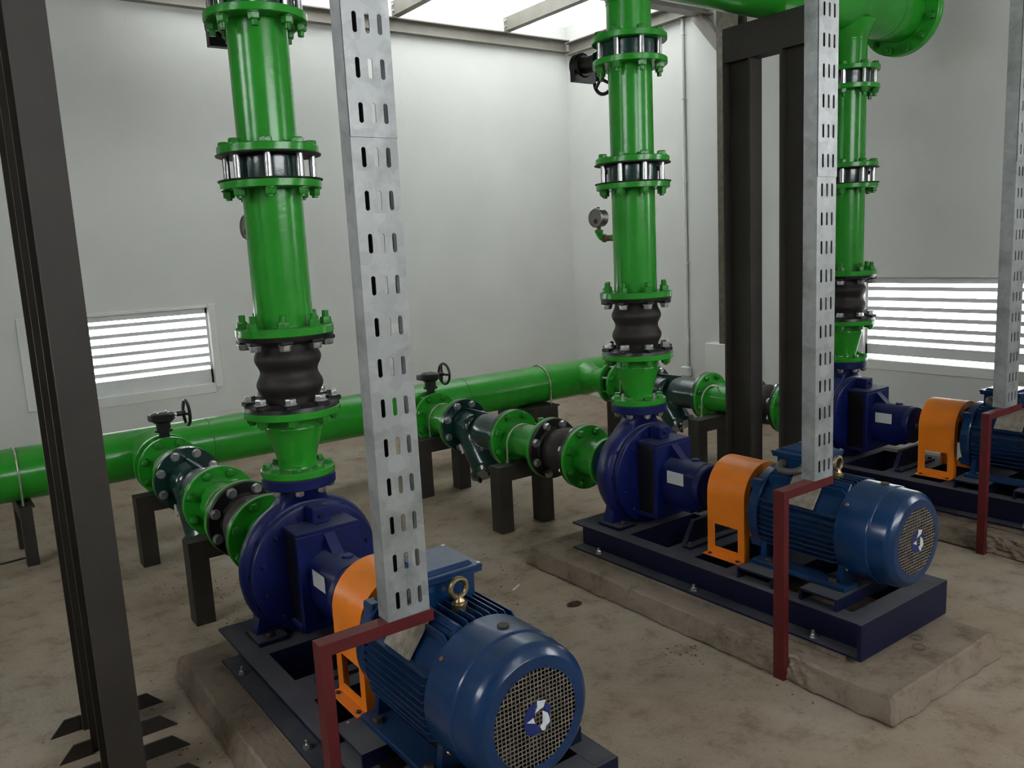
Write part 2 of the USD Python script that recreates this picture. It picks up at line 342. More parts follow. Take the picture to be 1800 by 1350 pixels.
# wall-top beams, rafters
tb = struct_root('trim_3', 'beige steel channel along the top of the left wall')
obj('channel', [box(XL, XW, YW-0.010, YW, 2.945, 3.045), box(XL, XW, YW-0.06, YW-0.0101, 2.945, 2.953), box(XL, XW, YW-0.06, YW-0.0101, 3.037, 3.045)], BEIGE, tb, smooth=False)
tb = struct_root('trim_4', 'beige steel channel along the top of the right wall')
obj('channel', [box(XW-0.010, XW, 1.70, YW-0.061, 2.915, 3.015), box(XW-0.06, XW-0.0101, 1.70, YW-0.061, 2.915, 2.923), box(XW-0.06, XW-0.0101, 1.70, YW-0.061, 3.007, 3.015)], BEIGE, tb, smooth=False)
for i, x in enumerate((-0.95, 0.12, 1.19, 2.26, 3.27)):
    tb = struct_root(f'trim_{5+i}', 'beige channel rafter carrying the roof sheets')
    obj('rafter', [box(x-0.004, x+0.004, 1.76, YW-0.061, 3.046, 3.146), box(x+0.0041, x+0.055, 1.76, YW-0.061, 3.046, 3.054), box(x+0.0041, x+0.055, 1.76, YW-0.061, 3.138, 3.146)], BEIGE, tb, smooth=False)
    obj('bolt', bolt_head((x-0.004, YW-0.09, 3.075), (-1, 0, 0), 0.018, 0.008), ZINC, tb)
    obj('bolt', bolt_head((x-0.004, YW-0.09, 3.12), (-1, 0, 0), 0.018, 0.008), ZINC, tb)
tb = struct_root('trim_10', 'beige steel beam crossing the room above the middle pump')
obj('beam', [box(1.2, XW-0.011, 1.745, 1.755, 2.885, 2.985), box(1.2, XW-0.011, 1.70, 1.80, 2.875, 2.885), box(1.2, XW-0.011, 1.70, 1.80, 2.985, 2.995)], BEIGE, tb, smooth=False)
# roof: corrugated sheets; translucent ones next to the corner
cl = struct_root('ceiling', 'corrugated roof sheets, translucent near the corner')
def corr(x0, x1, y0, y1, z):
    n = int((x1-x0)/0.0127)+1; xs = np.linspace(x0, x1, n); zz = z+0.009*np.sin(xs*2*PI/0.076)
    V = np.vstack([np.c_[xs, np.full(n, y0), zz], np.c_[xs, np.full(n, y1), zz]]); F = []
    for i in range(n-1): F += [(i, i+1, n+i+1), (i, n+i+1, n+i)]
    return T(V, F)
for x0 in (2.26, 2.824, 3.388):
    obj('translucent_sheet', corr(x0, min(x0+0.564, XW+0.1), 1.6, YW+0.1, 3.165), SKYL, cl, smooth=True)
for x0 in (0.60, 1.43):
    obj('translucent_sheet', corr(x0, x0+0.83, 2.75, YW+0.1, 3.165), SKYL, cl, smooth=True)
    obj('roof_sheet', corr(x0, x0+0.83, 1.6, 2.75, 3.165), ROOFM, cl, smooth=True)
for x0 in np.arange(XL-0.1, 0.5, 0.78):
    obj('roof_sheet', corr(x0, min(x0+0.78, 0.60), 1.6, YW+0.1, 3.165), ROOFM, cl, smooth=True)
for x0 in np.arange(XL-0.1, XW, 0.9):
    if 0 < x0 < 1: obj('translucent_sheet', corr(x0, min(x0+0.9, XW+0.1), YN-0.1, YN+1.2, ZT+0.01), SKYL, cl, smooth=True)
    obj('roof_sheet', corr(x0, min(x0+0.9, XW+0.1), YN+1.2 if 0 < x0 < 1 else YN-0.1, 1.6, ZT+0.01), ROOFM, cl, smooth=True)
obj('step_fascia', box(XL-0.1, XW+0.1, 1.60, 1.605, 3.15, ZT+0.02), ROOFM, cl, smooth=False)
struct('ground', trimesh.creation.box(extents=(40, 40, 0.1), transform=trimesh.transformations.translation_matrix((0, 0, -0.3))), YARD, 'pale concrete yard outside the building', smooth=False)

# right wall: pedestal, steel post with knee brace, conduit
single('wall_pedestal', box(XW-0.10, XW-0.0005, 1.40, 1.74, 0.0, 0.572, 0.006), WALLB, 'white concrete pedestal against the right wall under the olive steel post', 'pedestal')
p = thing('steel_post', 'olive steel wall post with knee brace by the right wall', 'post', (XW-0.06, 1.48, 0.573))
obj('post', [box(XW-0.095, XW-0.087, 1.42, 1.605, 0.573, 2.875), box(XW-0.010, XW-0.002, 1.42, 1.605, 0.573, 2.875), box(XW-0.087, XW-0.010, 1.508, 1.516, 0.573, 2.875)], OLIVE, p, smooth=False)
br = extr([(1.84, 2.8745), (1.625, 2.62), (1.6055, 2.60), (1.6055, 2.715), (1.74, 2.8745)], (XW-0.09, 0, 0), (0, 1, 0), (0, 0, 1), 0.05)
obj('knee_brace', br, BEIGE, p, smooth=False)
p = thing('conduit', 'thin white electrical conduit running up the right wall near the corner', 'conduit', (XW-0.015, 1.985, 0.30))
obj('pipe', cyl((XW-0.014, 1.985, 0.36), (XW-0.014, 1.985, 2.93), 0.0125, 14), WHITEP, p)
for z in (0.55, 1.15, 1.75, 2.35, 2.8):
    obj('saddle_clip', [ringm((XW-0.014, 1.985, z), (XW-0.014, 1.985, z+0.016), 0.0155, 0.0124, 14), box(XW-0.004, XW-0.0006, 1.955, 2.015, z, z+0.016)], WHITEP, p)
obj('junction_box', box(XW-0.05, XW-0.0006, 1.95, 2.03, 0.29, 0.362, 0.006), WHITEP, p)
# dark panel at the right edge of the picture
p = thing('electrical_cabinet', 'dark navy steel cabinet against the right wall at the picture edge', 'cabinet', (XW-0.17, -0.98, 0.0))
obj('body', box(XW-0.30, XW-0.002, -1.30, -0.655, 0.0, 1.08, 0.006), CABNAVY, p)
obj('door', box(XW-0.315, XW-0.3005, -1.28, -0.675, 0.06, 1.06, 0.004), CABNAVY, p)
obj('handle', box(XW-0.335, XW-0.3155, -0.72, -0.70, 0.52, 0.64, 0.004), BLACK, p)

# ------------------------------------------------------------------ pump-local geometry (pump 1 at x=0)
ZA = 0.407
def lab(fmt): return [fmt.format(w) for w in W3]

# concrete plinth
def plinth(seed):
    m = rough_box(-0.335, 0.25, -1.285, 0.335, 0.0, 0.08, 0.020, 0.008, 20, 0.008, seed)
    v = m.vertices; low = 1-np.clip(v[:, 2]/0.07, 0, 1)
    v[:, 0] += np.where(v[:, 0] < -0.30, -0.022*low, np.where(v[:, 0] > 0.22, 0.02*low, 0)); v[:, 1] += np.where(v[:, 1] < -1.25, -0.022*low, np.where(v[:, 1] > 0.31, 0.012*low, 0))
    dl = np.hypot(v[:, 0]+0.335, v[:, 1]+0.93); chip = np.clip(1-dl/0.16, 0, 1)*(meshkit.noise(v*60, seed)-0.2); v[:, 0] += 0.03*np.clip(chip, 0, 1)*(v[:, 2] < 0.085); v[:, 2] -= 0.012*np.clip(chip, 0, 1)*(v[:, 2] > 0.06)
    top = v[:, 2] > 0.06
    v[top, 2] = np.minimum(v[top, 2], 0.0795)
    inner = (v[:, 2] > 0.05) & (np.abs(v[:, 0]+0.04) < 0.25) & (v[:, 1] < 0.29) & (v[:, 1] > -1.22)
    v[inner & (v[:, 2] > 0.07), 2] = np.minimum(v[inner & (v[:, 2] > 0.07), 2], 0.0785)
    return m
labs = lab('rough grey-brown concrete plinth under the {}')
for k in range(3):
    m = plinth(11+k*7); m.vertices[:, 0] += k*D
    single('concrete_plinth', m, PLINTH, labs[k], 'plinth', (k*D-0.04, -0.47, 0), 'concrete plinths of the three pump sets')

# base frame
labs = lab('dusty navy channel-steel base frame on the plinth of the {}')
bf = thing('base_frame', labs[0], 'frame', (0, -0.49, 0.0795))
def channel_y(xw, out, y0, y1):   # web at xw, flanges towards out
    t = 0.007
    return [box(xw-t/2, xw+t/2, y0, y1, 0.098, 0.211), box(xw+out*t/2, xw+out*0.058, y0, y1, 0.098, 0.105), box(xw+out*t/2, xw+out*0.058, y0, y1, 0.204, 0.211)]
obj('side_rail', channel_y(-0.192, -1, -1.13, 0.148), FBLUE, bf, smooth=False)
obj('side_rail', channel_y(0.180, 1, -1.13, 0.148), FBLUE, bf, smooth=False)
def cross(y0, y1, webs):
    return [box(-0.188, 0.176, y0, y1, 0.2035, 0.2105)]+[box(-0.188, 0.176, y-0.0035, y+0.0035, 0.1, 0.2034) for y in webs]
obj('cross_member', cross(-0.125, 0.146, (0.142, -0.121)), FBLUE, bf, smooth=False)
obj('cross_member', cross(-0.455, -0.325, (-0.329, -0.451)), FBLUE, bf, smooth=False)
obj('cross_member', cross(-0.66, -0.60, (-0.604,)), FBLUE, bf, smooth=False)
obj('end_channel', [box(-0.252, 0.238, -1.142, -1.1305, 0.098, 0.211), box(-0.188, 0.176, -1.13, -1.075, 0.2035, 0.2105), box(-0.188, 0.176, -1.13, -1.075, 0.098, 0.105)], FBLUE, bf, smooth=False)
for s, y0, y1 in ((0, -0.815, -0.675), (1, -1.045, -0.915)):
    obj('motor_pedestal', [box(-0.225, 0.215, y0, y1, 0.2430, 0.2495), box(-0.225, 0.215, y0, y0+0.007, 0.2113, 0.2429), box(-0.225, 0.215, y1-0.007, y1, 0.2113, 0.2429)], FBLUE, bf, smooth=False)
obj('grout_pad', [box(-0.245, -0.19, -1.09, 0.12, 0.0797, 0.0975), box(0.178, 0.225, -1.09, 0.12, 0.0797, 0.0975)], PLINTH, bf, smooth=False)
for x in (-0.228, 0.216):
    for y in (0.015, -0.485, -0.968):
        obj('anchor_bolt', nut((x, y, 0.105), (0, 0, 1), 0.019, 0.010, 0.014, 0.011), ZINC, bf)
trio(bf, labs)

# ---- pump
labs = ['dark blue centrifugal pump nearest the camera, left of the orange guard', 'middle dark blue centrifugal pump between the green risers', 'farthest dark blue centrifugal pump, before the right louvre']
pu = thing('centrifugal_pump', labs[0], 'pump', (0, 0, 0.211))
oc = (0.004, 0, ZA+0.002)
prof = [(-0.185, 0.0), (-0.185, 0.092), (-0.183, 0.095), (-0.168, 0.095), (-0.166, 0.075), (-0.13, 0.080), (-0.105, 0.110), (-0.085, 0.155), (-0.062, 0.190), (-0.035, 0.206), (-0.005, 0.216), (0.018, 0.221), (0.034, 0.214), (0.0425, 0.203), (0.045, 0.196), (0.0452, 0.0)]
cas = lathe(prof, oc, (0, -1, 0), 72)
cas.vertices[:, 2] = np.maximum(cas.vertices[:, 2], 0.2125)
neck = lathe([(0.50, 0.15), (0.55, 0.128), (0.585, 0.100), (0.61, 0.080), (0.635, 0.070), (0.655, 0.072), (0.66, 0.078)], (0, 0, 0), (0, 0, 1), 48)
nv = neck.vertices; low = nv[:, 2] < 0.625; nv[low, 1] = np.clip(nv[low, 1], -0.040, 0.075)
ped = [extr([(-0.185, 0.228), (0.185, 0.228), (0.15, 0.36), (-0.15, 0.36)], (0, 0.028, 0), (1, 0, 0), (0, 0, 1), 0.05)]
obj('volute_casing', [cas, neck]+ped, BLUE, pu, smooth=35)
obj('discharge_flange', lathe([(0.660, 0.0), (0.660, 0.106), (0.663, 0.110), (0.690, 0.110), (0.6925, 0.1075), (0.6925, 0.0)], (0, 0, 0), (0, 0, 1), 56), BLUE, pu)
obj('casing_cover', lathe([(0.0453, 0.0), (0.0453, 0.198), (0.047, 0.2), (0.056, 0.2), (0.0575, 0.198), (0.058, 0.193), (0.061, 0.193), (0.062, 0.2), (0.072, 0.2), (0.074, 0.197), (0.075, 0.185), (0.078, 0.16), (0.080, 0.0)], oc, (0, -1, 0), 72), BLUE, pu)
for i in range(12):
    a = PI/12+i*PI/6
    pz = np.array([oc[0]+0.172*math.cos(a), -0.077, oc[2]+0.172*math.sin(a)])
    obj('cover_stud', cyl(pz, pz+(0, -0.011, 0), 0.006, 10, 0.001), BLUE, pu)
    pz = np.array([oc[0]+0.193*math.cos(a+0.2), -0.028, oc[2]+0.193*math.sin(a+0.2)])
    if pz[2] > 0.24 and not (abs(pz[0]) < 0.09 and pz[2] > 0.55):
        obj('casing_lug', trimesh.convex.convex_hull(np.vstack([circ(pz, (0, 1, 0), 0.016, 10), circ(pz+(0, -0.017, 0), (0, 1, 0), 0.014, 10)])), BLUE, pu)
for s in (-1, 1):
    obj('foot', [box(s*0.105, s*0.197, -0.075, 0.05, 0.2115, 0.227, 0.003)], FBLUE, pu)
    obj('foot_bolt', bolt_head((s*0.155, -0.052, 0.227), (0, 0, 1), 0.022, 0.009), PRIMER, pu)
# seal bracket
obj('seal_bracket', [box(-0.095, 0.101, -0.185, -0.0805, 0.551, 0.563, 0.002), box(-0.095, 0.101, -0.185, -0.165, 0.262, 0.5509, 0.002), box(-0.095, 0.101, -0.1649, -0.0805, 0.262, 0.275), box(0.088, 0.101, -0.1649, -0.0805, 0.2751, 0.5509),
                     trimesh.convex.convex_hull(np.array([[-0.012, -0.186, 0.548], [0.022, -0.186, 0.548], [-0.012, -0.240, 0.497], [0.022, -0.240, 0.497], [-0.012, -0.186, 0.49], [0.022, -0.186, 0.49]]))], BLUE, pu)
cg = [(-0.086, 0.2751), (-0.086, 0.5509)]
a = np.linspace(-1, 1, 13); cur = np.c_[-0.0815-0.0095*np.sqrt(np.maximum(0, 1-(a*0.9)**2)), 0.413+a*0.1375]
pol = np.vstack([cur, [(-0.079, 0.5505), (-0.079, 0.2755)]])
obj('seal_guard', extr(pol.tolist(), (0, -0.0815, 0), (1, 0, 0), (0, 0, 1), 0.083), BLACK, pu, label='black guard over the shaft seal')
obj('lifting_lug', [box(-0.022, 0.030, -0.140, -0.0806, 0.5635, 0.612, 0.004)], BLUE, pu)
obj('lug_screw', bolt_head((0.002, -0.140, 0.588), (0, -1, 0), 0.014, 0.006), FBLUE, pu)
obj('foot', [extr([(-0.15, 0.2115), (0.15, 0.2115), (0.13, 0.225), (0.085, 0.30), (-0.085, 0.30), (-0.13, 0.225)], (0, -0.345, 0), (1, 0, 0), (0, 0, 1), 0.020), box(-0.15, 0.15, -0.40, -0.3655, 0.2115, 0.222)], FBLUE, pu, label='bearing housing foot')
for s in (-1, 1): obj('foot_bolt', bolt_head((s*0.13, -0.385, 0.222), (0, 0, 1), 0.018, 0.008), PRIMER, pu)
th = np.linspace(0, PI, 17)
hp = [(-0.067, 0.365), (-0.045, 0.318), (0.045, 0.318), (0.067, 0.365)]+[(0.067*math.cos(t)**1 if True else 0, 0.448+0.052*math.sin(t)) for t in th]
obj('bearing_housing', [extr(hp, (0, -0.186, 0), (1, 0, 0), (0, 0, 1), 0.164), lathe([(0, 0), (0, 0.082), (0.003, 0.088), (0.026, 0.088), (0.030, 0.084), (0.034, 0.06), (0.034, 0)], (0, -0.3505, ZA+0.004), (0, -1, 0), 40), box(-0.03, 0.03, -0.3, -0.22, 0.301, 0.3185)], BLUE, pu)
obj('oil_cap', cyl((0.01, -0.29, 0.499), (0.01, -0.29, 0.507), 0.016, 20, 0.001), BLUE, pu)
obj('shaft', cyl((0, -0.385, ZA), (0, -0.468, ZA), 0.019, 20), STEEL, pu)
obj('sticker', box(-0.0682, -0.0672, -0.297, -0.214, 0.414, 0.462), PAPER, pu, label='white paper sticker')
for i in range(8):
    q = flange_pts((0, 0, 0), (0, 0, 1), 0.18)[i]
    obj('flange_nut', nut(q+(0, 0, 0.6598), (0, 0, -1), 0.024, 0.013, 0.006, 0.014), ZINC, pu, label='zinc nut under the discharge flange' if i == 0 else None)
trio(pu, labs)

# ---- shaft coupling
labs = lab('dark flexible shaft coupling inside the orange guard of the {}')
cp = thing('shaft_coupling', labs[0], 'coupling', (0, -0.54, ZA-0.06))
obj('hub', lathe([(0, 0.0), (0, 0.045), (0.03, 0.045), (0.034, 0.06), (0.058, 0.06), (0.058, 0)], (0, -0.469, ZA), (0, -1, 0), 32), PRIMER, cp)
obj('hub', lathe([(0, 0.0), (0, 0.06), (0.026, 0.06), (0.03, 0.045), (0.06, 0.045), (0.06, 0)], (0, -0.5345, ZA), (0, -1, 0), 32), PRIMER, cp)
obj('rubber_spider', cyl((0, -0.5272, ZA), (0, -0.5343, ZA), 0.054, 24), RUBBER, cp)
trio(cp, labs)

# ---- coupling guard
labs = ['orange coupling guard nearest the camera, behind the galvanised tray', 'orange coupling guard of the middle pump', 'orange coupling guard of the farthest pump, before the right wall']
cg_ = thing('coupling_guard', labs[0], 'guard', (0, -0.54, 0.211))
R_, zc, zb = 0.117, 0.438, 0.2175
arc = [(R_*math.cos(t), zc+R_*math.sin(t)) for t in np.linspace(0, PI, 33)]
ri2 = R_-0.003
arci = [(ri2*math.cos(t), zc+ri2*math.sin(t)) for t in np.linspace(PI, 0, 33)]
top = extr(arc+arci, (0, -0.456, 0), (1, 0, 0), (0, 0, 1), 0.163)
parts = [top]
for s in (-1, 1):
    sp = sbox(-0.619, zb, -0.456, zc).difference(sbox(-0.591, 0.244, -0.488, 0.329))
    x0 = s*R_ if s > 0 else -R_+0.003
    parts.append(extrude(sp, (min(s*R_, s*ri2), 0, 0), (0, 1, 0), (0, 0, 1), 0.003))
obj('cover', parts, ORANGE, cg_)
rr = 0.089
end = Polygon([(R_-0.0031, zb), (R_-0.0031, zc)]+[((R_-0.0031)*math.cos(t), zc+(R_-0.0031)*math.sin(t)) for t in np.linspace(0, PI, 33)]+[(-R_+0.0031, zb), (-rr, zb), (-rr, zc)]+[(rr*math.cos(t), zc+rr*math.sin(t)) for t in np.linspace(PI, 0, 33)]+[(rr, zb)])
obj('end_plate', extrude(end, (0, -0.616, 0), (1, 0, 0), (0, 0, 1), 0.003), ORANGE, cg_)
obj('end_plate', extrude(end, (0, -0.456, 0), (1, 0, 0), (0, 0, 1), 0.003), ORANGE, cg_)
for s in (-1, 1):
    f_ = obj('foot_flange', box(s*R_, s*0.145, -0.619, -0.456, 0.2145, 0.2175), ORANGE, cg_)
    for y in (-0.60, -0.478): obj('screw', bolt_head((s*0.131, y, 0.2175), (0, 0, 1), 0.012, 0.005, False), PRIMER, f_)
obj('riser_strip', [box(s*0.12-0.02, s*0.12+0.02, -0.615, -0.46, 0.2112, 0.2144) for s in (-1, 1)], FBLUE, cg_, label='navy packing strip')
trio(cg_, labs)

# ---- motor
labs = ['blue electric motor nearest the camera with wire-mesh fan grille', 'blue electric motor of the middle pump, right of the orange guard', 'blue electric motor of the farthest pump at the right edge']
mo = thing('electric_motor', labs[0], 'motor', (0, -0.9, 0.25))
ZM = 0.409; om = (0, 0, ZM)
obj('stator_body', lathe([(0.672, 0), (0.672, 0.128), (0.99, 0.128), (0.99, 0)], om, (0, -1, 0), 56), MBLUE, mo)
obj('drive_end_bell', lathe([(0.625, 0.03), (0.625, 0.06), (0.632, 0.085), (0.645, 0.125), (0.655, 0.145), (0.660, 0.15), (0.690, 0.15), (0.694, 0.146), (0.694, 0.12)], om, (0, -1, 0), 56), MBLUE, mo)
for i in range(4):
    a = PI/4+i*PI/2
    q = np.array([0.142*math.cos(a), -0.668, ZM+0.142*math.sin(a)])
    obj('bell_lug', [box(q[0]-0.016, q[0]+0.016, -0.690, -0.645, q[2]-0.016, q[2]+0.016, 0.004), bolt_head((q[0], -0.645, q[2]), (0, 1, 0), 0.014, 0.007)], MBLUE, mo)
obj('shaft', cyl((0, -0.595, ZM), (0, -0.64, ZM), 0.019, 20), STEEL, mo)
EN = 0.152
for x in np.linspace(-0.088, 0.088, 10):
    z0 = ZM+math.sqrt(0.126**2-x*x); z1 = ZM+math.sqrt(EN**2-(x*0.75)**2)
    obj('fin', extr([(-0.70, z0), (-0.985, z0), (-0.985, z1-0.012), (-0.972, z1), (-0.705, z1), (-0.70, z1-0.006)], (x-0.0016, 0, 0), (0, 1, 0), (0, 0, 1), 0.0032), MBLUE, mo, smooth=False)
for s in (-1, 1):
    for zz in np.linspace(-0.085, 0.062, 9):
        x0 = math.sqrt(0.126**2-zz*zz); x1 = math.sqrt(EN**2-(zz*0.75)**2)
        obj('fin', extr([(-0.70, s*x0), (-0.985, s*x0), (-0.985, s*(x1-0.012)), (-0.972, s*x1), (-0.705, s*x1), (-0.70, s*(x1-0.006))], (0, 0, ZM+zz+0.0016), (0, 1, 0), (1, 0, 0), 0.0032), MBLUE, mo, smooth=False)
# fan cover
obj('fan_cover', lathe([(0.985, 0.146), (0.985, 0.1525), (0.988, 0.1545), (1.085, 0.1545), (1.090, 0.1535), (1.093, 0.1505), (1.135, 0.149), (1.146, 0.1465), (1.155, 0.140), (1.1635, 0.1285), (1.1655, 0.1255), (1.1655, 0.103), (1.163, 0.103), (1.163, 0.123), (1.15, 0.137), (1.13, 0.144), (0.985, 0.146)], om, (0, -1, 0), 72), MBLUE, mo, smooth=40)
bars = []
step = 0.0094
for i in range(-11, 12):
    c0 = i*step; h_ = math.sqrt(max(1e-6, 0.104**2-c0*c0))
    bars.append(box(c0-0.0010, c0+0.0010, -1.1652, -1.1636, ZM-h_, ZM+h_)); bars.append(box(-h_, h_, -1.1650, -1.1634, ZM+c0-0.0010, ZM+c0+0.0010))
gr = obj('fan_grille', bars, GRILL, mo, smooth=False)
obj('cooling_fan', [lathe([(1.10, 0), (1.10, 0.135), (1.104, 0.135), (1.104, 0)], om, (0, -1, 0), 40), cyl((0, -1.104, ZM), (0, -1.14, ZM), 0.03, 24)]+[box(-0.002, 0.002, -1.135, -1.1041, 0.03, 0.125).apply_transform(trimesh.transformations.rotation_matrix(i*PI/4, (0, 1, 0))).apply_translation((0, 0, ZM)) for i in range(8)], PRIMER, mo)
b1 = [(0.001, 0.443), (-0.018, 0.438), (-0.029, 0.423), (-0.030, 0.397), (-0.024, 0.383), (-0.009, 0.375), (0.011, 0.373), (0.010, 0.383), (-0.003, 0.399), (-0.024, 0.408), (-0.007, 0.413), (-0.002, 0.422)]
b2 = [(0.026, 0.431), (0.038, 0.424), (0.034, 0.403), (0.017, 0.419)]
w1 = [(0.004, 0.445), (0.026, 0.440), (0.020, 0.427), (-0.002, 0.421), (0.004, 0.434)]
w2 = [(0.017, 0.420), (0.030, 0.410), (0.034, 0.395), (0.033, 0.387), (0.023, 0.384), (0.023, 0.376), (0.014, 0.377), (0.008, 0.389), (0.015, 0.392), (0.016, 0.405)]
w3 = [(-0.024, 0.408), (-0.007, 0.413), (-0.003, 0.399)]
obj('emblem', [extr(p_, (0, -1.1654, 0), (1, 0, 0), (0, 0, 1), 0.0008) for p_ in (b1, b2)], LOGOB, mo, label='blue part of the emblem on the grille', smooth=False)
obj('emblem', [extr(p_, (0, -1.1655, 0), (1, 0, 0), (0, 0, 1), 0.0009) for p_ in (w1, w2, w3)], LOGOW, mo, label='white part of the emblem on the grille', smooth=False)
obj('drain_plug', cyl((0.008, -1.055, 0.5625), (0.008, -1.055, 0.5675), 0.013, 24, 0.001), PRIMER, mo)
for a in (0.75, 2.4, 3.9, 5.5):
    q = np.array([0.154*math.cos(a), -1.005, ZM+0.154*math.sin(a)]); dr = np.array([math.cos(a), 0, math.sin(a)])
    obj('cover_screw', cyl(q, q+dr*0.004, 0.006, 12, 0.001), BRASS, mo)
# feet
for s in (-1, 1):
    obj('foot', [box(s*0.095, s*0.165, -1.035, -0.685, 0.2498, 0.266, 0.003), extr([(s*0.06, 0.262), (s*0.135, 0.262), (s*0.125, 0.33), (s*0.09, 0.33)], (0, -0.70, 0), (1, 0, 0), (0, 0, 1), 0.02), extr([(s*0.06, 0.262), (s*0.135, 0.262), (s*0.125, 0.33), (s*0.09, 0.33)], (0, -0.985, 0), (1, 0, 0), (0, 0, 1), 0.02)], MBLUE, mo, smooth=False)
    for y in (-0.745, -0.98): obj('foot_bolt', bolt_head((s*0.148, y, 0.266), (0, 0, 1), 0.022, 0.009), PRIMER, mo)
# terminal box
tb_ = obj('terminal_box', [box(-0.058, 0.076, -0.850, -0.708, 0.535, 0.616, 0.004), box(-0.07, 0.09, -0.862, -0.698, 0.606, 0.6155, 0.002)], MBLUE, mo)
obj('lid', [box(-0.072, 0.090, -0.865, -0.695, 0.6160, 0.6245, 0.002), trimesh.convex.convex_hull(np.array([[x, y, z] for x, y, z in [(-0.055, -0.848, 0.6245), (0.073, -0.848, 0.6245), (-0.055, -0.712, 0.6245), (0.073, -0.712, 0.6245), (-0.048, -0.841, 0.633), (0.066, -0.841, 0.633), (-0.048, -0.719, 0.633), (0.066, -0.719, 0.633)]]))], MBLUE, tb_, smooth=20)
for x in (-0.064, 0.082):
    for y in (-0.857, -0.703): obj('lid_screw', cyl((x, y, 0.6245), (x, y, 0.628), 0.0055, 12, 0.001), ZINC, tb_)
pts_ = [(-0.058, -0.74, 0.588), (-0.08, -0.74, 0.588), (-0.098, -0.745, 0.584), (-0.108, -0.757, 0.578), (-0.108, -0.775, 0.574), (-0.098, -0.80, 0.574), (-0.085, -0.815, 0.580), (-0.058, -0.82, 0.588)]
s_ = np.linspace(0, 7, 40); ip = np.stack([np.interp(s_, range(8), np.array(pts_)[:, i]) for i in range(3)], 1)
for _ in range(6): ip[1:-1] = (ip[:-2]+2*ip[1:-1]+ip[2:])/4
obj('cable_gland', [tube(ip, 0.011, 12), cyl((-0.058, -0.74, 0.588), (-0.075, -0.74, 0.588), 0.014, 16, 0.002), cyl((-0.058, -0.82, 0.588), (-0.07, -0.82, 0.588), 0.014, 16, 0.002)], CABLE, mo, label='grey looped cable gland')
obj('eye_bolt', [torus((0, -0.899, 0.601), (0, 1, 0), 0.0205, 0.0062, 36, 12), lathe([(0, 0.013), (0.006, 0.013), (0.012, 0.009), (0.02, 0.0075)], (0, -0.899, 0.566), (0, 0, 1), 20), cyl((0, -0.899, 0.53), (0, -0.899, 0.5665), 0.018, 18)], BRASS, mo, label='yellow zinc lifting eye bolt')
c45 = math.cos(PI/4)
npm = box(-0.055, 0.055, -0.90, -0.79, -0.004, 0.004, 0.001).apply_transform(trimesh.transformations.rotation_matrix(-PI/4-0.15, (0, 1, 0))).apply_translation((-0.104, 0, ZM+0.112))
npb = box(-0.062, 0.062, -0.985, -0.72, -0.010, 0.004, 0.002).apply_transform(trimesh.transformations.rotation_matrix(-PI/4-0.15, (0, 1, 0))).apply_translation((-0.092, 0, ZM+0.102))
obj('plate_pad', npb, MBLUE, mo); obj('nameplate', npm, DUSTN, mo, label='dusty worn nameplate')
trio(mo, labs)

# ------------------------------------------------------------------ discharge risers
def flange(name, c, axis, th_, ro, material, parent, bore=0.0, n=56, label=None):
    a = np.asarray(axis, float)/np.linalg.norm(axis); c = np.asarray(c, float)
    return obj(name, lathe([(-th_/2, bore), (-th_/2, ro-0.002), (-th_/2+0.002, ro), (th_/2-0.002, ro), (th_/2, ro-0.002), (th_/2, bore)], c, a, n), material, parent, label=label)
RF, RP, RNF = 0.1425, 0.084, 0.11
P150 = flange_pts((0, 0, 0), (0, 0, 1), 0.240)
P100 = flange_pts((0, 0, 0), (0, 0, 1), 0.180)
Z = (0, 0, 1); ZD = (0, 0, -1)
def Lr(t): return ['green '+t+' on the nearest pump', 'green '+t+' on the middle pump', 'green '+t+' on the farthest pump']
# cone reducer  z .695 - .901
labs = ['green cone reducer standing on the nearest pump', 'green cone reducer standing on the middle pump', 'green cone reducer standing on the farthest pump']
rd = thing('cone_reducer', labs[0], 'pipe reducer', (0, 0, 0.6935))
obj('gasket', cyl((0, 0, 0.6926), (0, 0, 0.6945), 0.108, 40), PRIMER, rd)
flange('flange', (0, 0, 0.705), Z, 0.0205, RNF, GREEN, rd)
obj('cone', lathe([(0.7150, 0.0), (0.7150, 0.060), (0.719, 0.058), (0.725, 0.0575), (0.742, 0.0585), (0.828, 0.0815), (0.836, 0.0842), (0.842, 0.0858), (0.847, 0.0840), (0.880, RP), (0.880, 0)], (0, 0, 0), Z, 56), GREEN, rd)
flange('flange', (0, 0, 0.889), Z, 0.0215, RF, GREEN, rd)
for q in P100: obj('bolt', bolt_head(q+(0, 0, 0.7154), Z, 0.024, 0.011), GREEND, rd)
for q in P150: obj('nut', nut(q+(0, 0, 0.8782), ZD, 0.030, 0.016, 0.010), GREEND, rd)
trio(rd, labs)
